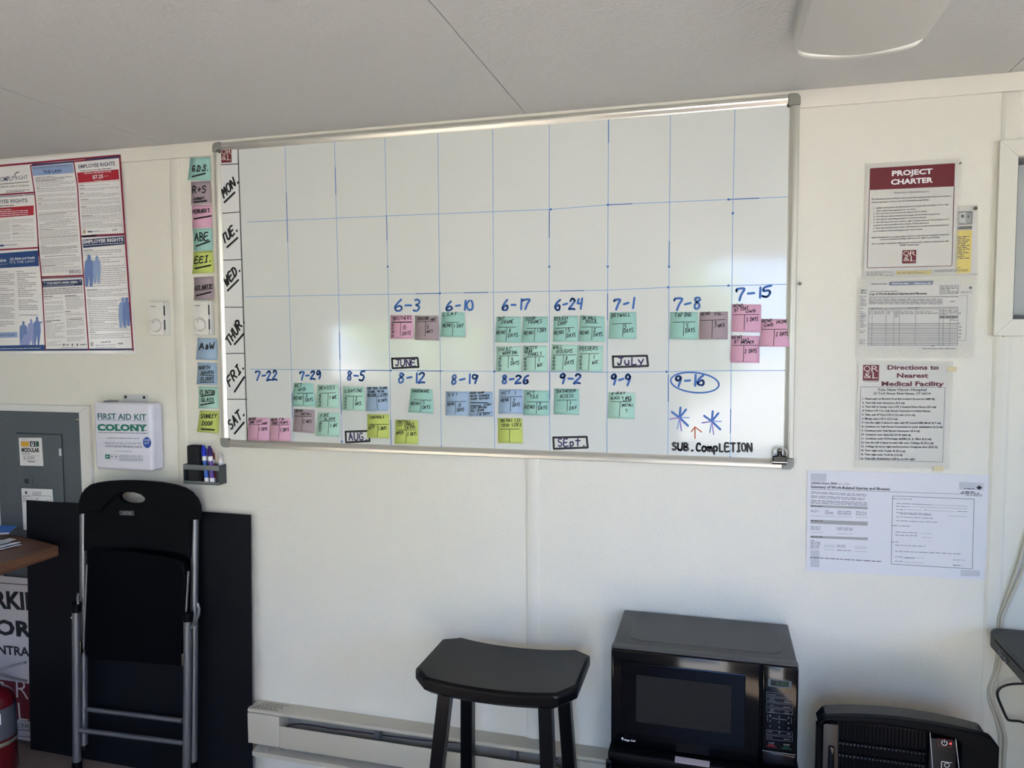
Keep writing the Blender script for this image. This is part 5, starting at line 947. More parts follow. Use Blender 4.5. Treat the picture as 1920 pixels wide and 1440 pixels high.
part('label_print', fe, lambda b: (arc_patch(b, -55, -22, .192, .229, WHITEINK), [arc_patch(b, -52, -25, z, z + .004, BLACKINK, .0671) for z in (.198, .207, .216)], arc_patch(b, -88, -62, .232, .239, BLACKINK), arc_patch(b, -80, -66, .144, .158, NAVY), arc_patch(b, -57.5, -56.5, .136, .241, BLACKINK), [arc_patch(b, -72, -64, z, z + .008, BLACKINK) for z in (.180, .212)]))
part('seal_sticker', fe, lambda b: (arc_patch(b, -85, -45, .052, .080, M('sticker_dark', (40, 44, 40), .4)), arc_patch(b, -82, -48, .058, .074, M('sticker_lime', (190, 200, 60), .4), .0671)), 'dark and lime seal sticker')
vm = M('valve_metal', (175, 175, 178), .3, metal=.8)
part('valve', fe, lambda b: (b.lathe([(.018, .312), (.018, .332), (.013, .337), (.013, .362), (0, .362)], (fx, fy, 0), vm, 20), b.tube([(fx, fy, .342), (fx - .03, fy - .02, .339)], .009, vm, 12)))
da = Vector((.92, .25, 0)).normalized()
def grip(z0, z1, up):
    p0 = Vector((fx, fy, z0)); 
    def fn(b):
        pts = [p0 - da * .02, p0 + da * .03, p0 + da * .075 + Vector((0, 0, up * .6)), p0 + da * .118 + Vector((0, 0, up))]
        sd = Vector((-da.y, da.x, 0)) * .010
        vs = []
        for k, p in enumerate(pts):
            s2 = sd * (1 - .15 * k); vs += [p - s2, p + s2, p + s2 + Vector((0, 0, .006)), p - s2 + Vector((0, 0, .006))]
        fs = [(4 * k + i, 4 * k + (i + 1) % 4, 4 * k + 4 + (i + 1) % 4, 4 * k + 4 + i) for k in range(3) for i in range(4)] + [(3, 2, 1, 0), (12, 13, 14, 15)]
        b.add(vs, fs, vm)
    return fn
part('lever', fe, grip(.360, .37, .026)); part('carry_handle', fe, grip(.342, .35, -.022))
part('gauge', fe, lambda b: b.lathe([(.014, .0), (.014, .012), (.012, .014), (0, .014)], (fx + .004, fy - .016, .347), vm, 20, 'y'))

# ================================================================== DESK at the left and its papers
DW = M('walnut_laminate', (122, 86, 64), .45, grain=((34, 2.2, 34), (84, 56, 42), (0, 0, -.30)))
dk = empty('desk', (-1.1, -.5, 0), 'walnut laminate desk whose corner juts in at the left edge', 'desk')
zt = .78
poly = [(-.593, -.094), (-.575, -1.05), (-1.75, -1.05), (-1.75, -.020), (-.850, -.020)]
def slab(b):
    bm = bmesh.new(); vs = [bm.verts.new((x, y, zt - .036)) for x, y in poly]; f = bm.faces.new(vs)
    r = bmesh.ops.extrude_face_region(bm, geom=[f]); bmesh.ops.translate(bm, verts=[g for g in r['geom'] if isinstance(g, bmesh.types.BMVert)], vec=(0, 0, .036))
    bmesh.ops.recalc_face_normals(bm, faces=list(bm.faces)); bmesh.ops.bevel(bm, geom=list(bm.edges), offset=.0015, segments=1, affect='EDGES'); b.bm(bm, DW)
part('desktop', dk, slab)
for x, y in ((-1.68, -.12), (-1.68, -.95), (-.80, -.98), (-1.68, -.5)): part('leg', dk, lambda b: b.tube([(x, y, 0), (x, y, zt - .036)], .022, BLKP, 14))
PW = M('loose_paper', (222, 222, 224), .6)
ps = empty('paper_pile', (-.93, -.25, zt), 'loose pile of white papers on the desk corner', 'papers')
for k in range(6):
    a = math.radians([-14, -10, -18, -8, -12, -16][k]); cx, cy = -.850 - .004 * k, -.240 - .004 * k; z = zt + .0006 + k * .0024
    def fn(b):
        n = 5; vs = []
        for zz in (0, .0022):
            for i in range(n + 1):
                for j in range(n + 1):
                    u, v = (i / n - .5) * .216, (j / n - .5) * .279
                    vs.append((cx + u * math.cos(a) - v * math.sin(a), cy + u * math.sin(a) + v * math.cos(a), z + zz + (.004 + .003 * k) * max(0, u / .108) ** 3 * (j / n)))
        m_ = (n + 1) ** 2; fs = [(i * (n + 1) + j, (i + 1) * (n + 1) + j, (i + 1) * (n + 1) + j + 1, i * (n + 1) + j + 1) for i in range(n) for j in range(n)]
        fs = [tuple(reversed(f)) for f in fs] + [tuple(m_ + q for q in f) for f in fs]
        ring = [j for j in range(n + 1)] + [i * (n + 1) + n for i in range(1, n + 1)] + [n * (n + 1) + j for j in range(n - 1, -1, -1)] + [i * (n + 1) for i in range(n - 1, 0, -1)]
        fs += [(ring[i], ring[(i + 1) % len(ring)], m_ + ring[(i + 1) % len(ring)], m_ + ring[i]) for i in range(len(ring))]
        b.add(vs, fs, PW)
    part('paper_sheet', ps, fn)
bb = MB(); a = math.radians(28); R2 = lambda u, v, w: (-.845 + u * math.cos(a) - v * math.sin(a), -.105 + u * math.sin(a) + v * math.cos(a), w + .008)
bb.add([R2(-.05, -.035, .806), R2(.045, -.04, .805), R2(.05, .03, .816), R2(-.045, .04, .822), R2(-.05, -.035, .808), R2(.045, -.04, .807), R2(.05, .03, .818), R2(-.045, .04, .824)], [(3, 2, 1, 0), (4, 5, 6, 7), (0, 1, 5, 4), (1, 2, 6, 5), (2, 3, 7, 6), (3, 0, 4, 7)], M('leaflet_blue', (36, 104, 190), .4))
bb.add([R2(-.02, -.05, .8095), R2(.055, -.052, .8085), R2(.05, -.034, .8100), R2(-.022, -.03, .8110)], [(0, 1, 2, 3)], PW)
tag(bb.obj('blue_leaflet', None, (-.845, -.105, .814)), 'small blue and white leaflet lying on the paper pile', 'leaflet')

# ================================================================== FOLDING CHAIR
fc = empty('folding_chair', (-.31, -.1, 0), 'folded black plastic folding chair with grey tubular legs, standing against the wall', 'chair')
YA = lambda x, z: -.088 + .045 * z
YBt = lambda x, z: -.112 + .010 * z
ck = crop(130, 890, 6.545)
def xz(pts, Y): return [(q.x, q.z) for q in (AT(*p, Y) for p in pts)]
out = ck(118, 485, 115, 400, 122, 320, 150, 235, 195, 175, 260, 125, 350, 98, 470, 82, 620, 74, 780, 75, 950, 83, 1120, 99, 1270, 126, 1390, 165, 1480, 222, 1545, 300, 1580, 380, 1592, 470, 1592, 550, 1478, 556, 1470, 1022, 1400, 990, 1300, 962, 1120, 932, 900, 912, 650, 900, 400, 893, 172, 937, 180, 480)
hole = ck(605, 265, 640, 232, 700, 215, 790, 220, 870, 245, 925, 290, 915, 325, 860, 350, 780, 358, 700, 348, 640, 322, 612, 295)
YBR = -.078
part('backrest', fc, lambda b: b.prism(xz(out, YBR), YBR, YBR + .018, BLKP, [xz(hole, YBR)], bev=.003))
cap = ck(113, 488, 112, 400, 120, 320, 148, 233, 193, 172, 258, 122, 350, 95, 470, 79, 620, 71, 780, 72, 950, 80, 1120, 96, 1272, 123, 1393, 162, 1484, 220, 1549, 298, 1585, 380, 1597, 470, 1598, 553, 1490, 556, 1440, 550, 1290, 505, 1105, 468, 1060, 410, 1010, 345, 950, 285, 925, 268, 870, 235, 790, 212, 700, 206, 640, 222, 590, 232, 520, 290, 450, 362, 410, 420, 385, 437, 300, 448, 200, 470)
part('backrest_cap', fc, lambda b: b.prism(xz(cap, YBR - .006), YBR, YBR - .008, BLKP, bev=.0025))
part('maker_badge', fc, lambda b: (b.prism(xz(ck(612, 436, 795, 442, 800, 505, 616, 498), YBR), YBR + .001, YBR - .0015, M('badge_dark', (30, 30, 34), .4), bev=.0006)), 'small silver and black badge')
P = Print(fc, YBR - .0015, .0002); P.ln('badge_print', M('badge_silver', (150, 152, 160), .3), ck(622, 448, 786, 454, 790, 495, 626, 488, 622, 448), .0012, 0, cap=False); P.text('badge_print', M('badge_silver'), 'LIFETIME', *ck(650, 482, 770, 486), 3.8, 0, .02); P.done()
def tube_px(pts, Y, r, name, mt=SILVER, lab=None, ext=False):
    P3 = [AT(*p, Y) for p in pts]
    if ext:
        a, b = P3[-2], P3[-1]; d = (b - a) / (a.z - b.z); P3[-1] = b + d * (b.z - .014)
    part(name, fc, lambda b: b.tube(P3, r, mt, 14), lab); return P3
tube_px([(156.5, 960), (157, 1180), (157.5, 1398)], YA, .0125, 'rear_leg'); tube_px([(365.5, 972), (364, 1200), (362.5, 1430)], YA, .0130, 'rear_leg')
L1 = tube_px([(143, 1143), (144, 1300), (144.5, 1437)], YBt, .0135, 'front_leg', ext=True); L2 = tube_px([(352, 1162), (351.5, 1300), (350, 1438)], YBt, .0135, 'front_leg', ext=True)
tube_px([(159, 1329), (343, 1351.4)], YA, .0085, 'crossbar'); tube_px([(147, 1368.5), (345, 1393)], YBt, .0085, 'crossbar')
for L in (L1, L2): q = L[-1]; part('foot_cap', fc, lambda b: b.tube([(q.x, q.y, .0005), (q.x, q.y, .03)], .0155, BLKP, 14), 'black rubber foot')
for p, q in (((143.6, 1130), (143.2, 1147)), ((352.6, 1149), (352.2, 1164))): tube_px([p, q], YBt, .015, 'leg_cap', BLKP, 'black plastic cap')
for p, q in (((157.5, 1396), (157.6, 1404)), ((362.5, 1427), (362.4, 1436))): tube_px([p, q], YA, .0148, 'foot_cap', BLKP, 'black rubber foot')
seat = [(164, 1042), (168, 1034), (200, 1031), (240, 1034), (290, 1040), (335, 1050), (345, 1058), (350, 1075), (348, 1110), (343, 1180), (338, 1249), (250, 1242), (166, 1236), (158, 1228), (159, 1190), (162, 1110)]
YSt = -.108
part('seat', fc, lambda b: b.prism(xz(seat, YSt), YSt, YSt + .016, M('seat_black', (2, 2, 5), .6, spec=.1), bev=.005)); part('seat_rim', fc, lambda b: b.tube([AT(*p, YSt - .001) for p in ((343, 1062), (346.5, 1080), (345, 1120), (341, 1180), (336.5, 1247))], .0035, M('seat_black'), 8))
for pts in (((163.5, 1058), (160, 1140), (156.5, 1222)), ((353.5, 1071), (351, 1110), (349, 1150))): tube_px(pts, -.100, .0042, 'seat_rod')
part('link_bracket', fc, lambda b: b.tube([AT(*p, -.118) for p in ((370.5, 1131), (373.5, 1142), (372.5, 1154), (366, 1166), (358.5, 1178))], .0048, SILVER, 8)); part('link_bracket', fc, lambda b: b.tube([AT(*p, -.118) for p in ((147.5, 1112), (145.5, 1120), (146.5, 1132))], .0045, SILVER, 8))
for p in ((153, 1213), (344.5, 1236)): q = AT(*p, -.106); part('hinge_plate', fc, lambda b: b.bbox((q.x - .004, -.114, q.z - .022), (q.x + .004, -.100, q.z + .022), CHR, .001))
for p in ((134.8, 1158), (359, 1178)): q = AT(*p, -.115); part('rivet', fc, lambda b: b.lathe([(0, .006), (.004, .004), (.005, 0)], tuple(q), CHR, 12, 'y'))

# ================================================================== BASEBOARD HEATER
HB = M('heater_enamel', (196, 190, 172), .38)
hx0, hx1 = .1205, 1.34; hy = -.065; hz0, hz1 = .118, .279
bh = empty('baseboard_heater', ((hx0 + hx1) / 2, 0, hz0), 'beige electric baseboard heater along the foot of the wall', 'heater')
zl = AT(523, 1344.5, hy).z; zp = AT(523, 1362, hy).z; zq = AT(523, 1402.5, hy).z; zc = AT(480, 1417, hy + .006).z
part('top_cover', bh, lambda b: (b.prism([(0, 0)] and [(hx0, hz1 - .0015), (hx1, hz1 - .0015), (hx1, hz1), (hx0, hz1)], 0, hy + .006, HB), b.bbox((hx0, hy, zl + .001), (hx1, hy + .009, hz1), HB, .004, 3)))
part('back_plate', bh, lambda b: b.box((hx0 + .002, -.012, zc), (hx1 - .002, 0, hz1 - .002), M('heater_inside', (150, 148, 138), .5)))
ebx = AT(523.4, 1370, hy).x
part('end_box', bh, lambda b: b.bbox((hx0, hy, zq + .001), (ebx - .0006, -.012, zl - .0005), HB, .0025)); ex = AT(1079, 1400, hy).x
part('end_box', bh, lambda b: b.bbox((ex, hy, zq + .001), (hx1, -.012, zl - .0005), HB, .0025))
part('front_panel', bh, lambda b: b.bbox((ebx, hy, zq), (ex - .001, hy + .004, zp), HB, .0015)); part('bottom_lip', bh, lambda b: (b.add([(hx0 + .012, hy + .004, zc), (hx1, hy + .004, zc), (hx1, hy + .004, zc + .014), (hx0 + .012, hy + .004, zc + .014), (hx0 + .012, -.012, zc + .024), (hx1, -.012, zc + .024), (hx0 + .012, -.012, zc), (hx1, -.012, zc)], [(0, 1, 2, 3), (3, 2, 5, 4), (0, 6, 7, 1), (0, 3, 4, 6), (1, 7, 5, 2)], HB)))
part('heating_element', bh, lambda b: (b.tube([(ebx, -.034, zq + .012), (ex, -.034, zq + .012)], .006, SILVER, 10), [b.box((ebx + .03 + i * .018, -.056, zq + .006), (ebx + .0305 + i * .018, -.016, zp - .034), SILVER) for i in range(int((ex - ebx - .05) / .018))])).__setitem__('kind', 'stuff')
wy = -.020
part('sensor_wire', bh, lambda b: b.tube([AT(*p, wy) for p in ((536, 1363), (548, 1358), (562, 1357.5), (590, 1361), (618, 1366), (660, 1371), (720, 1379), (760, 1384), (800, 1389), (880, 1394), (960, 1403), (1000, 1410), (1045, 1424))], .0016, M('wire_maroon', (70, 30, 40), .5), 8), 'thin dark wire')
for x in (711, 966):
    q = AT(x, 1373 if x == 711 else 1410, -.03); part('fin_bracket', bh, lambda b: b.box((q.x - .008, -.05, zp - .004), (q.x + .010, -.03, zl), M('bracket_grey', (110, 112, 118), .4, metal=.5)))
for p in ((505.5, 1405.5), (529, 1404)): q = AT(*p, hy + .004); part('screw', bh, lambda b: b.lathe([(0, .004), (.003, .003), (.004, 0)], tuple(q), CHR, 12, 'y'))
def toplabel(b):
    for r in range(5):
        x = .155 - r * .006
        for k in range(6 - (r % 2)):
            w_ = random.uniform(.010, .018); y = -.014 - r * .009; b.add([(x, y, hz1 + .0004), (x, y - .004, hz1 + .0004), (x + w_, y - .004, hz1 + .0004), (x + w_, y, hz1 + .0004)], [(0, 1, 2, 3)], M('label_brown', (120, 112, 92), .6)); x += w_ + .003
part('rating_print', bh, toplabel, 'brown printed rating text')
for x in (-.8,): pass

# ================================================================== STOOL
SB = M('stool_black', (4, 4, 6), .3, spec=.24)
sz = .61
stl = empty('saddle_stool', (1.045, -.225, 0), 'black wooden saddle-seat stool in front of the baseboard heater', 'stool')
cxs, cys, hw, hd = 1.045, -.222, .219, .140
def seatfn(b):
    ch = .040; ny = 10
    def grid(inset, dz):
        hwI, hdI = hw - inset, hd - inset
        xs = sorted(set([round(-hwI + 2 * hwI * i / 24, 5) for i in range(25)] + [round(hwI - ch, 5), round(ch - hwI, 5)]))
        return [[(cxs + x, cys + (-1 + 2 * j / ny) * (hdI - max(0, abs(x) - (hwI - ch))), sz - .018 + .020 * (abs(x) / hw) ** 2.2 + dz) for j in range(ny + 1)] for x in xs]
    def ring(g): n = len(g); return [g[i][0] for i in range(n)] + [g[n - 1][j] for j in range(1, ny + 1)] + [g[i][ny] for i in range(n - 2, -1, -1)] + [g[0][j] for j in range(ny - 1, 0, -1)]
    spec = ((.007, 0.0), (.001, -.006), (0, -.012), (0, -.032), (.014, -.044)); R_ = [ring(grid(*q)) for q in spec]; k = len(R_[0])
    for r in range(4): b.add(R_[r] + R_[r + 1], [(i, k + i, k + (i + 1) % k, (i + 1) % k) for i in range(k)], SB, r in (0, 1))
    for q, flip in ((spec[0], False), (spec[-1], True)):
        g = grid(*q); n = len(g); vs = [p for row in g for p in row]; f = [(i * (ny + 1) + j, (i + 1) * (ny + 1) + j, (i + 1) * (ny + 1) + j + 1, i * (ny + 1) + j + 1) for i in range(n - 1) for j in range(ny)]
        b.add(vs, [tuple(reversed(t)) if flip else t for t in f], SB, True)
part('seat', stl, seatfn)
def sleg(ptop, pbot, Yt, Yb):
    a = AT(*ptop, Yt); b_ = AT(*pbot, Yt); d = (b_ - a) / (a.z - b_.z); t = a - d * (sz - .04 - a.z); f = a + d * a.z; f.y = Yb; f.z = 0
    def fn(b):
        w_ = .0175; vs = []
        for p in (t, f):
            for sx, sy in ((-1, -1), (1, -1), (1, 1), (-1, 1)): vs.append((p.x + sx * w_, p.y + sy * w_ * .95, p.z))
        bm = bmesh.new(); V = [bm.verts.new(v) for v in vs]
        for q in ((3, 2, 1, 0), (4, 5, 6, 7), (0, 1, 5, 4), (1, 2, 6, 5), (2, 3, 7, 6), (3, 0, 4, 7)): bm.faces.new([V[i] for i in q])
        bmesh.ops.recalc_face_normals(bm, faces=list(bm.faces)); bmesh.ops.bevel(bm, geom=list(bm.edges), offset=.002, segments=2, affect='EDGES'); b.bm(bm, SB)
    part('leg', stl, fn); return t, f
LG = [sleg((838, 1280), (822.5, 1440), -.315, -.345), sleg((1023, 1303), (1029.5, 1440), -.315, -.345), sleg((876.5, 1285), (873.5, 1440), -.145, -.115), sleg((1058, 1310), (1066, 1440), -.145, -.115)]
def at(l, z): t, f = l; return t + (f - t) * ((t.z - z) / t.z)
for i, j, z in ((0, 1, .14), (2, 3, .14), (0, 2, .19), (1, 3, .19)): part('stretcher', stl, lambda b: b.tube([at(LG[i], z), at(LG[j], z)], .011, SB, 8))

# ================================================================== FRIDGE, MICROWAVE
gx0, gx1, gz = 1.337, 1.800, .4465
fr = empty('mini_fridge', (1.57, -.2, 0), 'black mini fridge under the microwave', 'fridge')
part('cabinet', fr, lambda b: b.bbox((gx0 + .006, -.300, .012), (gx1 - .006, -.035, gz), BLKP, .004)); part('top', fr, lambda b: b.bbox((gx0 + .003, -.312, gz - .022), (gx1 - .003, -.03, gz + .0005), BLKP, .006))
dr = part('door', fr, lambda b: b.bbox((gx0, -.352, .03), (gx1, -.306, gz - .026), BLKP, .010, 4)); part('hinge', fr, lambda b: b.tube([(gx0 + .012, -.330, gz - .030), (gx0 + .012, -.330, gz - .012)], .011, BLKG, 14))
for x in (gx0 + .03, gx1 - .03):
    for y in (-.28, -.06): part('foot', fr, lambda b: b.tube([(x, y, 0), (x, y, .014)], .014, BLKP, 12))
def plate(b):
    C = [ATZ(*p, gz + .0012) for p in ((1266, 1417.5), (1331, 1427.5), (1330, 1438.5), (1265, 1429))]
    vs = [tuple(c) for c in C] + [(c.x, c.y, gz + .0006) for c in C]; b.add(vs, [(3, 2, 1, 0), (4, 5, 6, 7), (0, 1, 5, 4), (1, 2, 6, 5), (2, 3, 7, 6), (3, 0, 4, 7)], M('label_white', (214, 206, 214), .4))
part('label_plate', fr, plate, 'white label strip')
def mag(): 
    m_ = MB(); c = (1.352, -.352, gz - .04); m_.lathe([(0, .01), (.008, .008), (.010, 0)], c, CHR, 16, 'y'); return m_
sub(mag(), 'door_stud', dr, fr)

mx0, mx1, mz0, mz1, my = 1.345, 1.790, .452, .705, -.285
mw = empty('microwave_oven', (1.57, -.15, .447), 'black countertop microwave oven on top of the mini fridge', 'microwave')
GR = M('microwave_casing', (70, 72, 72), .45, spec=.4, bump=.1, bscale=500)
part('casing', mw, lambda b: b.bbox((mx0, my + .03, mz0), (mx1, -.012, mz1), GR, .004)); 
def embossed(b):
    n = 10; r = .035; x0, x1, y0, y1 = mx0 + .035, mx1 - .03, my + .055, -.030; pts = []
    for cx, cy, a0 in ((x1 - r, y1 - r, 0), (x0 + r, y1 - r, 90), (x0 + r, y0 + r, 180), (x1 - r, y0 + r, 270)):
        for k in range(n + 1): a = math.radians(a0 + 90 * k / n); pts.append((cx + r * math.cos(a), cy + r * math.sin(a)))
    k = len(pts); vs = [(x, y, mz1 + .0001) for x, y in pts]; cx, cy = (x0 + x1) / 2, (y0 + y1) / 2
    vs += [(cx + (x - cx) * .985, cy + (y - cy) * .97, mz1 + .0030) for x, y in pts]
    b.add(vs, [(i, (i + 1) % k, k + (i + 1) % k, k + i) for i in range(k)] + [tuple(k + i for i in range(k))], GR)
part('raised_top', mw, embossed)
split = AT(1427.5, 1300, my).x
dro = part('door', mw, lambda b: b.bbox((mx0 - .001, my, mz0 - .002), (split - .001, my + .029, mz1 - .003), BLKG, .006, 3)); pn = part('control_panel', mw, lambda b: b.bbox((split + .001, my, mz0 - .002), (mx1 + .001, my + .029, mz1 - .003), BLKG, .006, 3))
part('top_bezel', mw, lambda b: b.bbox((mx0 - .001, my + .004, mz1 - .004), (mx1 + .001, my + .032, mz1 + .0005), GR, .002))
cm = crop(1100, 1100, 4.174); cn = crop(1400, 1260, 8.0)
wp = Print(dro, my, .0003, mw)
def ringbox(b, pts, w_, y, mt):
    for i in range(4): b.tube([pts[i], pts[(i + 1) % 4]], w_, mt, 6)
W_ = [AT(*p, my) for p in cm(275, 580, 1240, 690, 1240, 1270, 275, 1138)]
wx0, wx1, wz1, wz0 = (W_[0].x + W_[3].x) / 2, (W_[1].x + W_[2].x) / 2, (W_[0].z + W_[1].z) / 2, (W_[2].z + W_[3].z) / 2
mb = MB(); mb.prism([(wx0, wz0), (wx1, wz0), (wx1, wz1), (wx0, wz1)], my + .001, my - .0025, M('window_gloss', (3, 3, 5), .08, spec=.25), bev=.0015); sub(mb, 'window_bezel', dro, mw)
W2 = [AT(*p, my) for p in cm(388, 700, 1135, 755, 1128, 1148, 388, 1050)]
ix0, ix1, iz1, iz0 = (W2[0].x + W2[3].x) / 2, (W2[1].x + W2[2].x) / 2, (W2[0].z + W2[1].z) / 2, (W2[2].z + W2[3].z) / 2
mb = MB(); mb.box((ix0, my - .0033, iz0), (ix1, my - .002, iz1), M('window_screen', (10, 11, 12), .35, spec=.3, bump=.6, bscale=900)); sub(mb, 'window_screen', dro, mw)['label'] = 'dark grey mesh window'
wp.text('brand_lettering', WHITEINK, 'Magic Chef', *cm(295, 1204, 382, 1214), 3.2, 1, .02); wp.disc('brand_lettering', WHITEINK, cm(280, 1188)[0], .0026, .0036, 1, 10); wp.rect('brand_lettering', WHITEINK, *cm(276, 1190, 288, 1200), 1)
wp.done()
cpn = Print(pn, my, .0003, mw)
DISP = M('display_grey', (66, 78, 82), .3)
cpn.poly('display_bezel', DISP, cn(320, 95, 672, 140, 672, 248, 320, 213), 0); cpn.poly('display_window', M('display_dark', (8, 16, 12), .15), cn(360, 118, 632, 150, 630, 226, 360, 198), 1)
LED = M('led_green', (16, 60, 20), .4, emit=(30, 140, 40), estr=.05)
cpn.text('display_digits', LED, '0:00', *cn(440, 192, 615, 214), 7.0, 2, .0)
LW_ = M('legend_grey', (120, 124, 132), .5)
def cell(y, dy=28, h_=60): cpn.ln('button_outline', LW_, cn(300, y, 685, y + 40, 685, y + 40 + h_, 300, y + h_, 300, y), .0005, 0, cap=False)
for y in (297, 375, 457, 540): cell(y)
for y in (865, 945): cell(y)
for t_, x0, y0, x1, dy in (('POPCORN', 320, 342, 435, 0), ('FROZEN', 568, 356, 648, 0), ('DINNER', 580, 382, 640, 0), ('BAKED', 342, 408, 418, 0), ('POTATO', 325, 438, 435, 0), ('PIZZA', 570, 436, 632, 0), ('REHEAT', 560, 462, 652, 0), ('SOUP', 345, 504, 405, 0), ('BEVERAGE', 552, 530, 656, 0), ('TIMED', 345, 575, 410, 0), ('DEFROST', 328, 604, 422, 0), ('WEIGHT', 572, 600, 635, 0), ('DEFROST', 560, 626, 645, 0), ('CLOCK', 318, 898, 382, 0), ('TIMER', 600, 932, 660, 0), ('POWER', 316, 984, 382, 0), ('MEMORY', 556, 1012, 660, 0)):
    cpn.text('button_legend', LW_, t_, *cn(x0, y0, x1, y0 + (x1 - x0) * .1), 2.0, 1, .01)
for i, ch_ in enumerate('1234567890'):
    if ch_ == '0': x, y = 488, 920
    else: x, y = 352 + (i % 3) * 137, 665 + (i // 3) * 80 + (i % 3) * 16
    cpn.text('button_legend', LW_, ch_, *cn(x - 9, y, x + 9, y + 2), 3.4, 1, .02)
cpn.ln('button_legend', LW_, cn(375, 692, 605, 718), .0009, 1, cap=False); cpn.ln('button_outline', LW_, cn(312, 640, 312, 738), .0005, 0, cap=False); cpn.ln('button_outline', LW_, cn(668, 680, 668, 782), .0005, 0, cap=False)
cpn.text('button_legend', LW_, 'STOP', *cn(330, 1072, 412, 1080), 3, 1, .01); cpn.text('button_legend', REDP, 'CANCEL', *cn(318, 1098, 420, 1108), 2.2, 1, .01); cpn.ln('button_outline', REDP, cn(292, 1106, 446, 1128), .0008, 1, cap=False)
cpn.text('button_legend', LW_, 'START', *cn(552, 1100, 648, 1110), 3, 1, .01); cpn.ln('button_outline', GREENP, cn(520, 1136, 674, 1158), .0010, 1, cap=False); cpn.ln('button_legend', GREENP, cn(560, 1120, 640, 1130), .0008, 1, cap=False)
cpn.done()
mb = MB(); bb0 = AT(*cn(225, 1170)[0], my); bb1 = AT(*cn(745, 1240)[0], my)
mb.bbox((split + .004, my - .0045, mz0 + .002), (mx1 - .003, my + .001, bb0.z), BLKG, .003); sub(mb, 'door_button', pn, mw)
mb = MB(); mb.tube([(split + .004, my - .003, bb0.z + .001), (mx1 - .003, my - .003, bb0.z + .001)], .0014, M('trim_grey', (90, 92, 95), .3, metal=.6), 8); sub(mb, 'button_trim', pn, mw)
for x in (mx0 + .04, mx1 - .04):
    for y in (-.24, -.05): part('foot', mw, lambda b: b.tube([(x, y, .4472), (x, y, .453)], .012, BLKP, 12))

# ================================================================== TOWER HEATER at the right
hz = .578; hx0, hx1 = 1.836, 2.222
th_ = empty('panel_heater', (2.03, -.22, 0), 'glossy black electric space heater with an arched top and vertical grille', 'heater')
yb, yf = -.185, -.262
def arch(x0, x1, z0, z1, rise, n=18, sh=.022):
    pts = [(x0, z0), (x1, z0), (x1, z1 - sh)]
    for i in range(n + 1):
        t = i / n; x = x1 - .016 + (x0 + .016 - (x1 - .016)) * t; pts.append((x, z1 + rise * (1 - (2 * t - 1) ** 2) - rise * .0))
    pts.append((x0, z1 - sh)); return pts
part('housing', th_, lambda b: b.prism(arch(hx0 + .006, hx1 - .006, .03, hz - .004, .016), yb, yf + .02, BLKG, bev=.006))
o_ = arch(hx0, hx1, .02, hz, .016); 
cg = crop(1500, 1290, 4.571)
gx_0, gx_1 = AT(*cg(345, 400)[0], yf).x, AT(*cg(1100, 500)[0], yf).x; px1 = AT(*cg(1345, 450)[0], yf).x; lx0 = AT(*cg(192, 400)[0], yf).x
gz1 = AT(*cg(345, 315)[0], yf).z
inner = [(lx0, .05), (px1 + .008, .05), (px1 + .008, gz1 - .012)] + [(px1 - .002 + (lx0 - px1) * i / 12 * .998, gz1 + .000 + .012 * (1 - (2 * i / 12 - 1) ** 2)) for i in range(13)]
part('front_frame', th_, lambda b: b.prism(o_, yf + .022, yf - .004, BLKP, [inner], bev=.005)); 
part('left_trim', th_, lambda b: b.bbox((lx0 + .001, yf + .002, .06), (gx_0 - .003, yf + .012, gz1 - .002), M('bronze_satin', (42, 39, 38), .35, metal=.3), .002), 'satin bronze side strip')
part('latch', th_, lambda b: b.bbox((lx0 + .014, yf - .004, .42), (gx_0 - .012, yf + .003, gz1 - .055), BLKG, .003))
part('reflector', th_, lambda b: b.box((gx_0 - .004, yf + .019, .06), (gx_1 + .004, yf + .0205, gz1 + .004), M('reflector_dark', (22, 24, 28), .25, metal=.6)))
for z in (gz1 - .052, gz1 - .082): part('heating_tube', th_, lambda b: b.tube([(gx_0, yf + .014, z), (gx_1, yf + .014, z)], .0035, M('quartz', (70, 72, 76), .25, metal=.5), 10))
for i in range(23):
    x = gx_0 + (gx_1 - gx_0) * (i + .5) / 23; part('grille_bar', th_, lambda b: b.tube([(x, yf + .004, .06), (x, yf + .004, gz1 + .004)], .0016, BLKG, 6))
pnl = part('control_panel', th_, lambda b: b.bbox((gx_1 + .002, yf - .002, .06), (px1, yf + .010, gz1 - .004), M('panel_satin', (12, 13, 15), .45, spec=.3), .002))
P = Print(pnl, yf - .002, .0003, th_)
P.ln('panel_border', M('white_line', (200, 200, 202), .4), cg(1142, 760, 1113, 372, 1332, 412, 1375, 800), .0014, 0, cap=False)
P.ln('power_box', M('red_line', (150, 30, 36), .5), cg(1180, 432, 1300, 446, 1300, 506, 1190, 500, 1180, 432), .0008, 0, cap=False)
c = P.W(cg(1237, 470)[0]); P.ln('power_symbol', WHITEINK, [(c.x + .0058 * math.sin(math.radians(35 + t * 29)), c.z + .0058 * math.cos(math.radians(35 + t * 29))) for t in range(11)], .0016, 1, True); P.ln('power_symbol', WHITEINK, [(c.x, c.z + .0075), (c.x, c.z + .001)], .0016, 1, True)
P.disc('power_light', M('red_led', (255, 60, 60), .4, emit=(255, 50, 50), estr=2.5), cg(1289, 476)[0], .0022, .0022, 1, 12)
c = P.W(cg(1258, 660)[0]); P.ln('timer_symbol', WHITEINK, [(c.x + .0052 * math.sin(math.radians(t * 30)), c.z + .0052 * math.cos(math.radians(t * 30))) for t in range(13)], .0014, 1, True); P.ln('timer_symbol', WHITEINK, [(c.x - .011, c.z - .008), (c.x - .011, c.z + .007), (c.x + .010, c.z + .007)], .0014, 1, True)
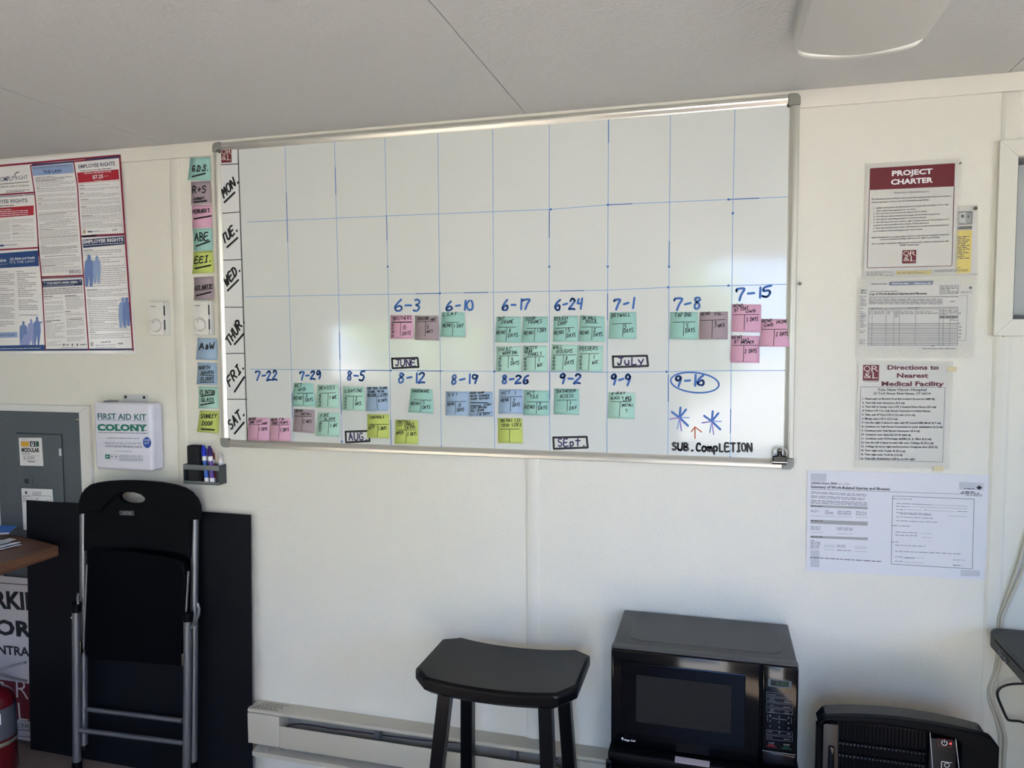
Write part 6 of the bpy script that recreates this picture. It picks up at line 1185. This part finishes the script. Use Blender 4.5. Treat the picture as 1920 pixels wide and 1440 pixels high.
P.done({'power_light': 'glowing red power light'})

# ================================================================== TABLE at the right edge and cables
TB = M('table_plastic', (44, 45, 43), .5, bump=.2, bscale=500)
rt = empty('folding_table', (2.7, -.6, 0), 'black moulded plastic folding table whose corner shows at the right edge', 'table')
tz = .752
def tslab(b):
    bm = bmesh.new(); r = .035; pts = []
    for cx, cy, a0 in ((2.262 + r, -.028 - r, 90), (2.262 + r, -1.25 + r, 180), (3.4 - r, -1.25 + r, 270), (3.4 - r, -.028 - r, 0)):
        for k in range(7): a = math.radians(a0 + 15 * k); pts.append((cx + r * math.cos(a), cy + r * math.sin(a)))
    f = bm.faces.new([bm.verts.new((x, y, tz - .042)) for x, y in pts]); q = bmesh.ops.extrude_face_region(bm, geom=[f]); bmesh.ops.translate(bm, verts=[g for g in q['geom'] if isinstance(g, bmesh.types.BMVert)], vec=(0, 0, .042)); bmesh.ops.recalc_face_normals(bm, faces=list(bm.faces))
    ed = [e for e in bm.edges if abs(e.verts[0].co.z - e.verts[1].co.z) < 1e-5]; bmesh.ops.bevel(bm, geom=ed, offset=.006, segments=3, affect='EDGES', profile=.5); b.bm(bm, TB)
part('tabletop', rt, tslab); part('edge_groove', rt, lambda b: b.box((2.2605, -1.18, tz - .0125), (2.2625, -.09, tz - .0105), BLKP))
def badge(b):
    n = 24; b.add([(2.2610 - .0016, -.150 + .028 * math.cos(2 * math.pi * k / n), tz - .027 + .009 * math.sin(2 * math.pi * k / n)) for k in range(n)], [tuple(reversed(range(n)))], BLKP)
    for r_ in (1.0, .9):
        pass
    vs = []
    for r_ in (.98, .86): vs += [(2.2590, -.150 + .028 * r_ * math.cos(2 * math.pi * k / n), tz - .027 + .009 * r_ * math.sin(2 * math.pi * k / n)) for k in range(n)]
    b.add(vs, [(k, (k + 1) % n, n + (k + 1) % n, n + k) for k in range(n)], M('badge_silver'))
    v, f, w_ = textmesh('LIFETIME', .02); b.add([(2.2588, -.130 - .040 * x, tz - .0305 + .007 * y) for x, y in v], f, M('badge_silver'))
part('maker_badge', rt, badge, 'small oval silver badge')
for x, y in ((2.75, -.1), (3.3, -.1), (2.75, -1.15), (3.3, -1.15)): part('leg', rt, lambda b: b.tube([(x, y, 0), (x, y, tz - .04)], .014, SILVER, 12))
def cord(name, pts, r, mt, lab, cat='cable', group=None):
    V = [Vector(p) for p in pts]; o = []
    for i in range(len(V) - 1):
        p0, p1, p2, p3 = V[max(i - 1, 0)], V[i], V[i + 1], V[min(i + 2, len(V) - 1)]
        for k in range(5):
            t = k / 5; o.append(.5 * (2 * p1 + (p2 - p0) * t + (2 * p0 - 5 * p1 + 4 * p2 - p3) * t * t + (3 * p1 - p0 - 3 * p2 + p3) * t ** 3))
    o.append(V[-1]); mb = MB(); mb.tube(o, r, mt, 10); q = mb.obj(name, None, tuple(V[-1])); return tag(q, lab, cat, group)
CB = M('cable_beige', (196, 190, 174), .45)
yc = -.012
end = lambda P3: P3 + [Vector((P3[-1].x + .005, -.02, .15)), Vector((P3[-1].x + .02, -.03, .007))]
pa = [AT(*p, yc) for p in ((1960, 935), (1938, 1015), (1921, 1062), (1903, 1103), (1886, 1140), (1879, 1160), (1878, 1190), (1876.5, 1226), (1871, 1257), (1859, 1288), (1862, 1315), (1876, 1350), (1885, 1388), (1882, 1440))]
cord('wall_cable', end(pa), .0046, CB, 'beige cable running down the wall behind the right table, front one of the pair', group='cables at the right')
pb = [AT(*p, -.006) for p in ((1950, 900), (1928, 990), (1912, 1050), (1895, 1100), (1880, 1140), (1873, 1162), (1872, 1190), (1870.5, 1226), (1865, 1257), (1854, 1290), (1856, 1317), (1868, 1350), (1876, 1388), (1873, 1440))]
cord('wall_cable', end(pb), .0042, CB, 'beige cable running down the wall behind the right table, rear one of the pair', group='cables at the right')
pc = [AT(*p, -.02) for p in ((1990, 1300), (1940, 1283), (1920, 1282), (1892, 1283.6), (1875, 1291), (1870.5, 1304), (1879.5, 1328), (1888, 1347), (1895, 1351), (1920, 1355), (1960, 1380), (2000, 1470))]
cord('power_cord', pc, .0030, M('cord_black', (12, 12, 13), .4), 'thin black looped power cord below the right table')
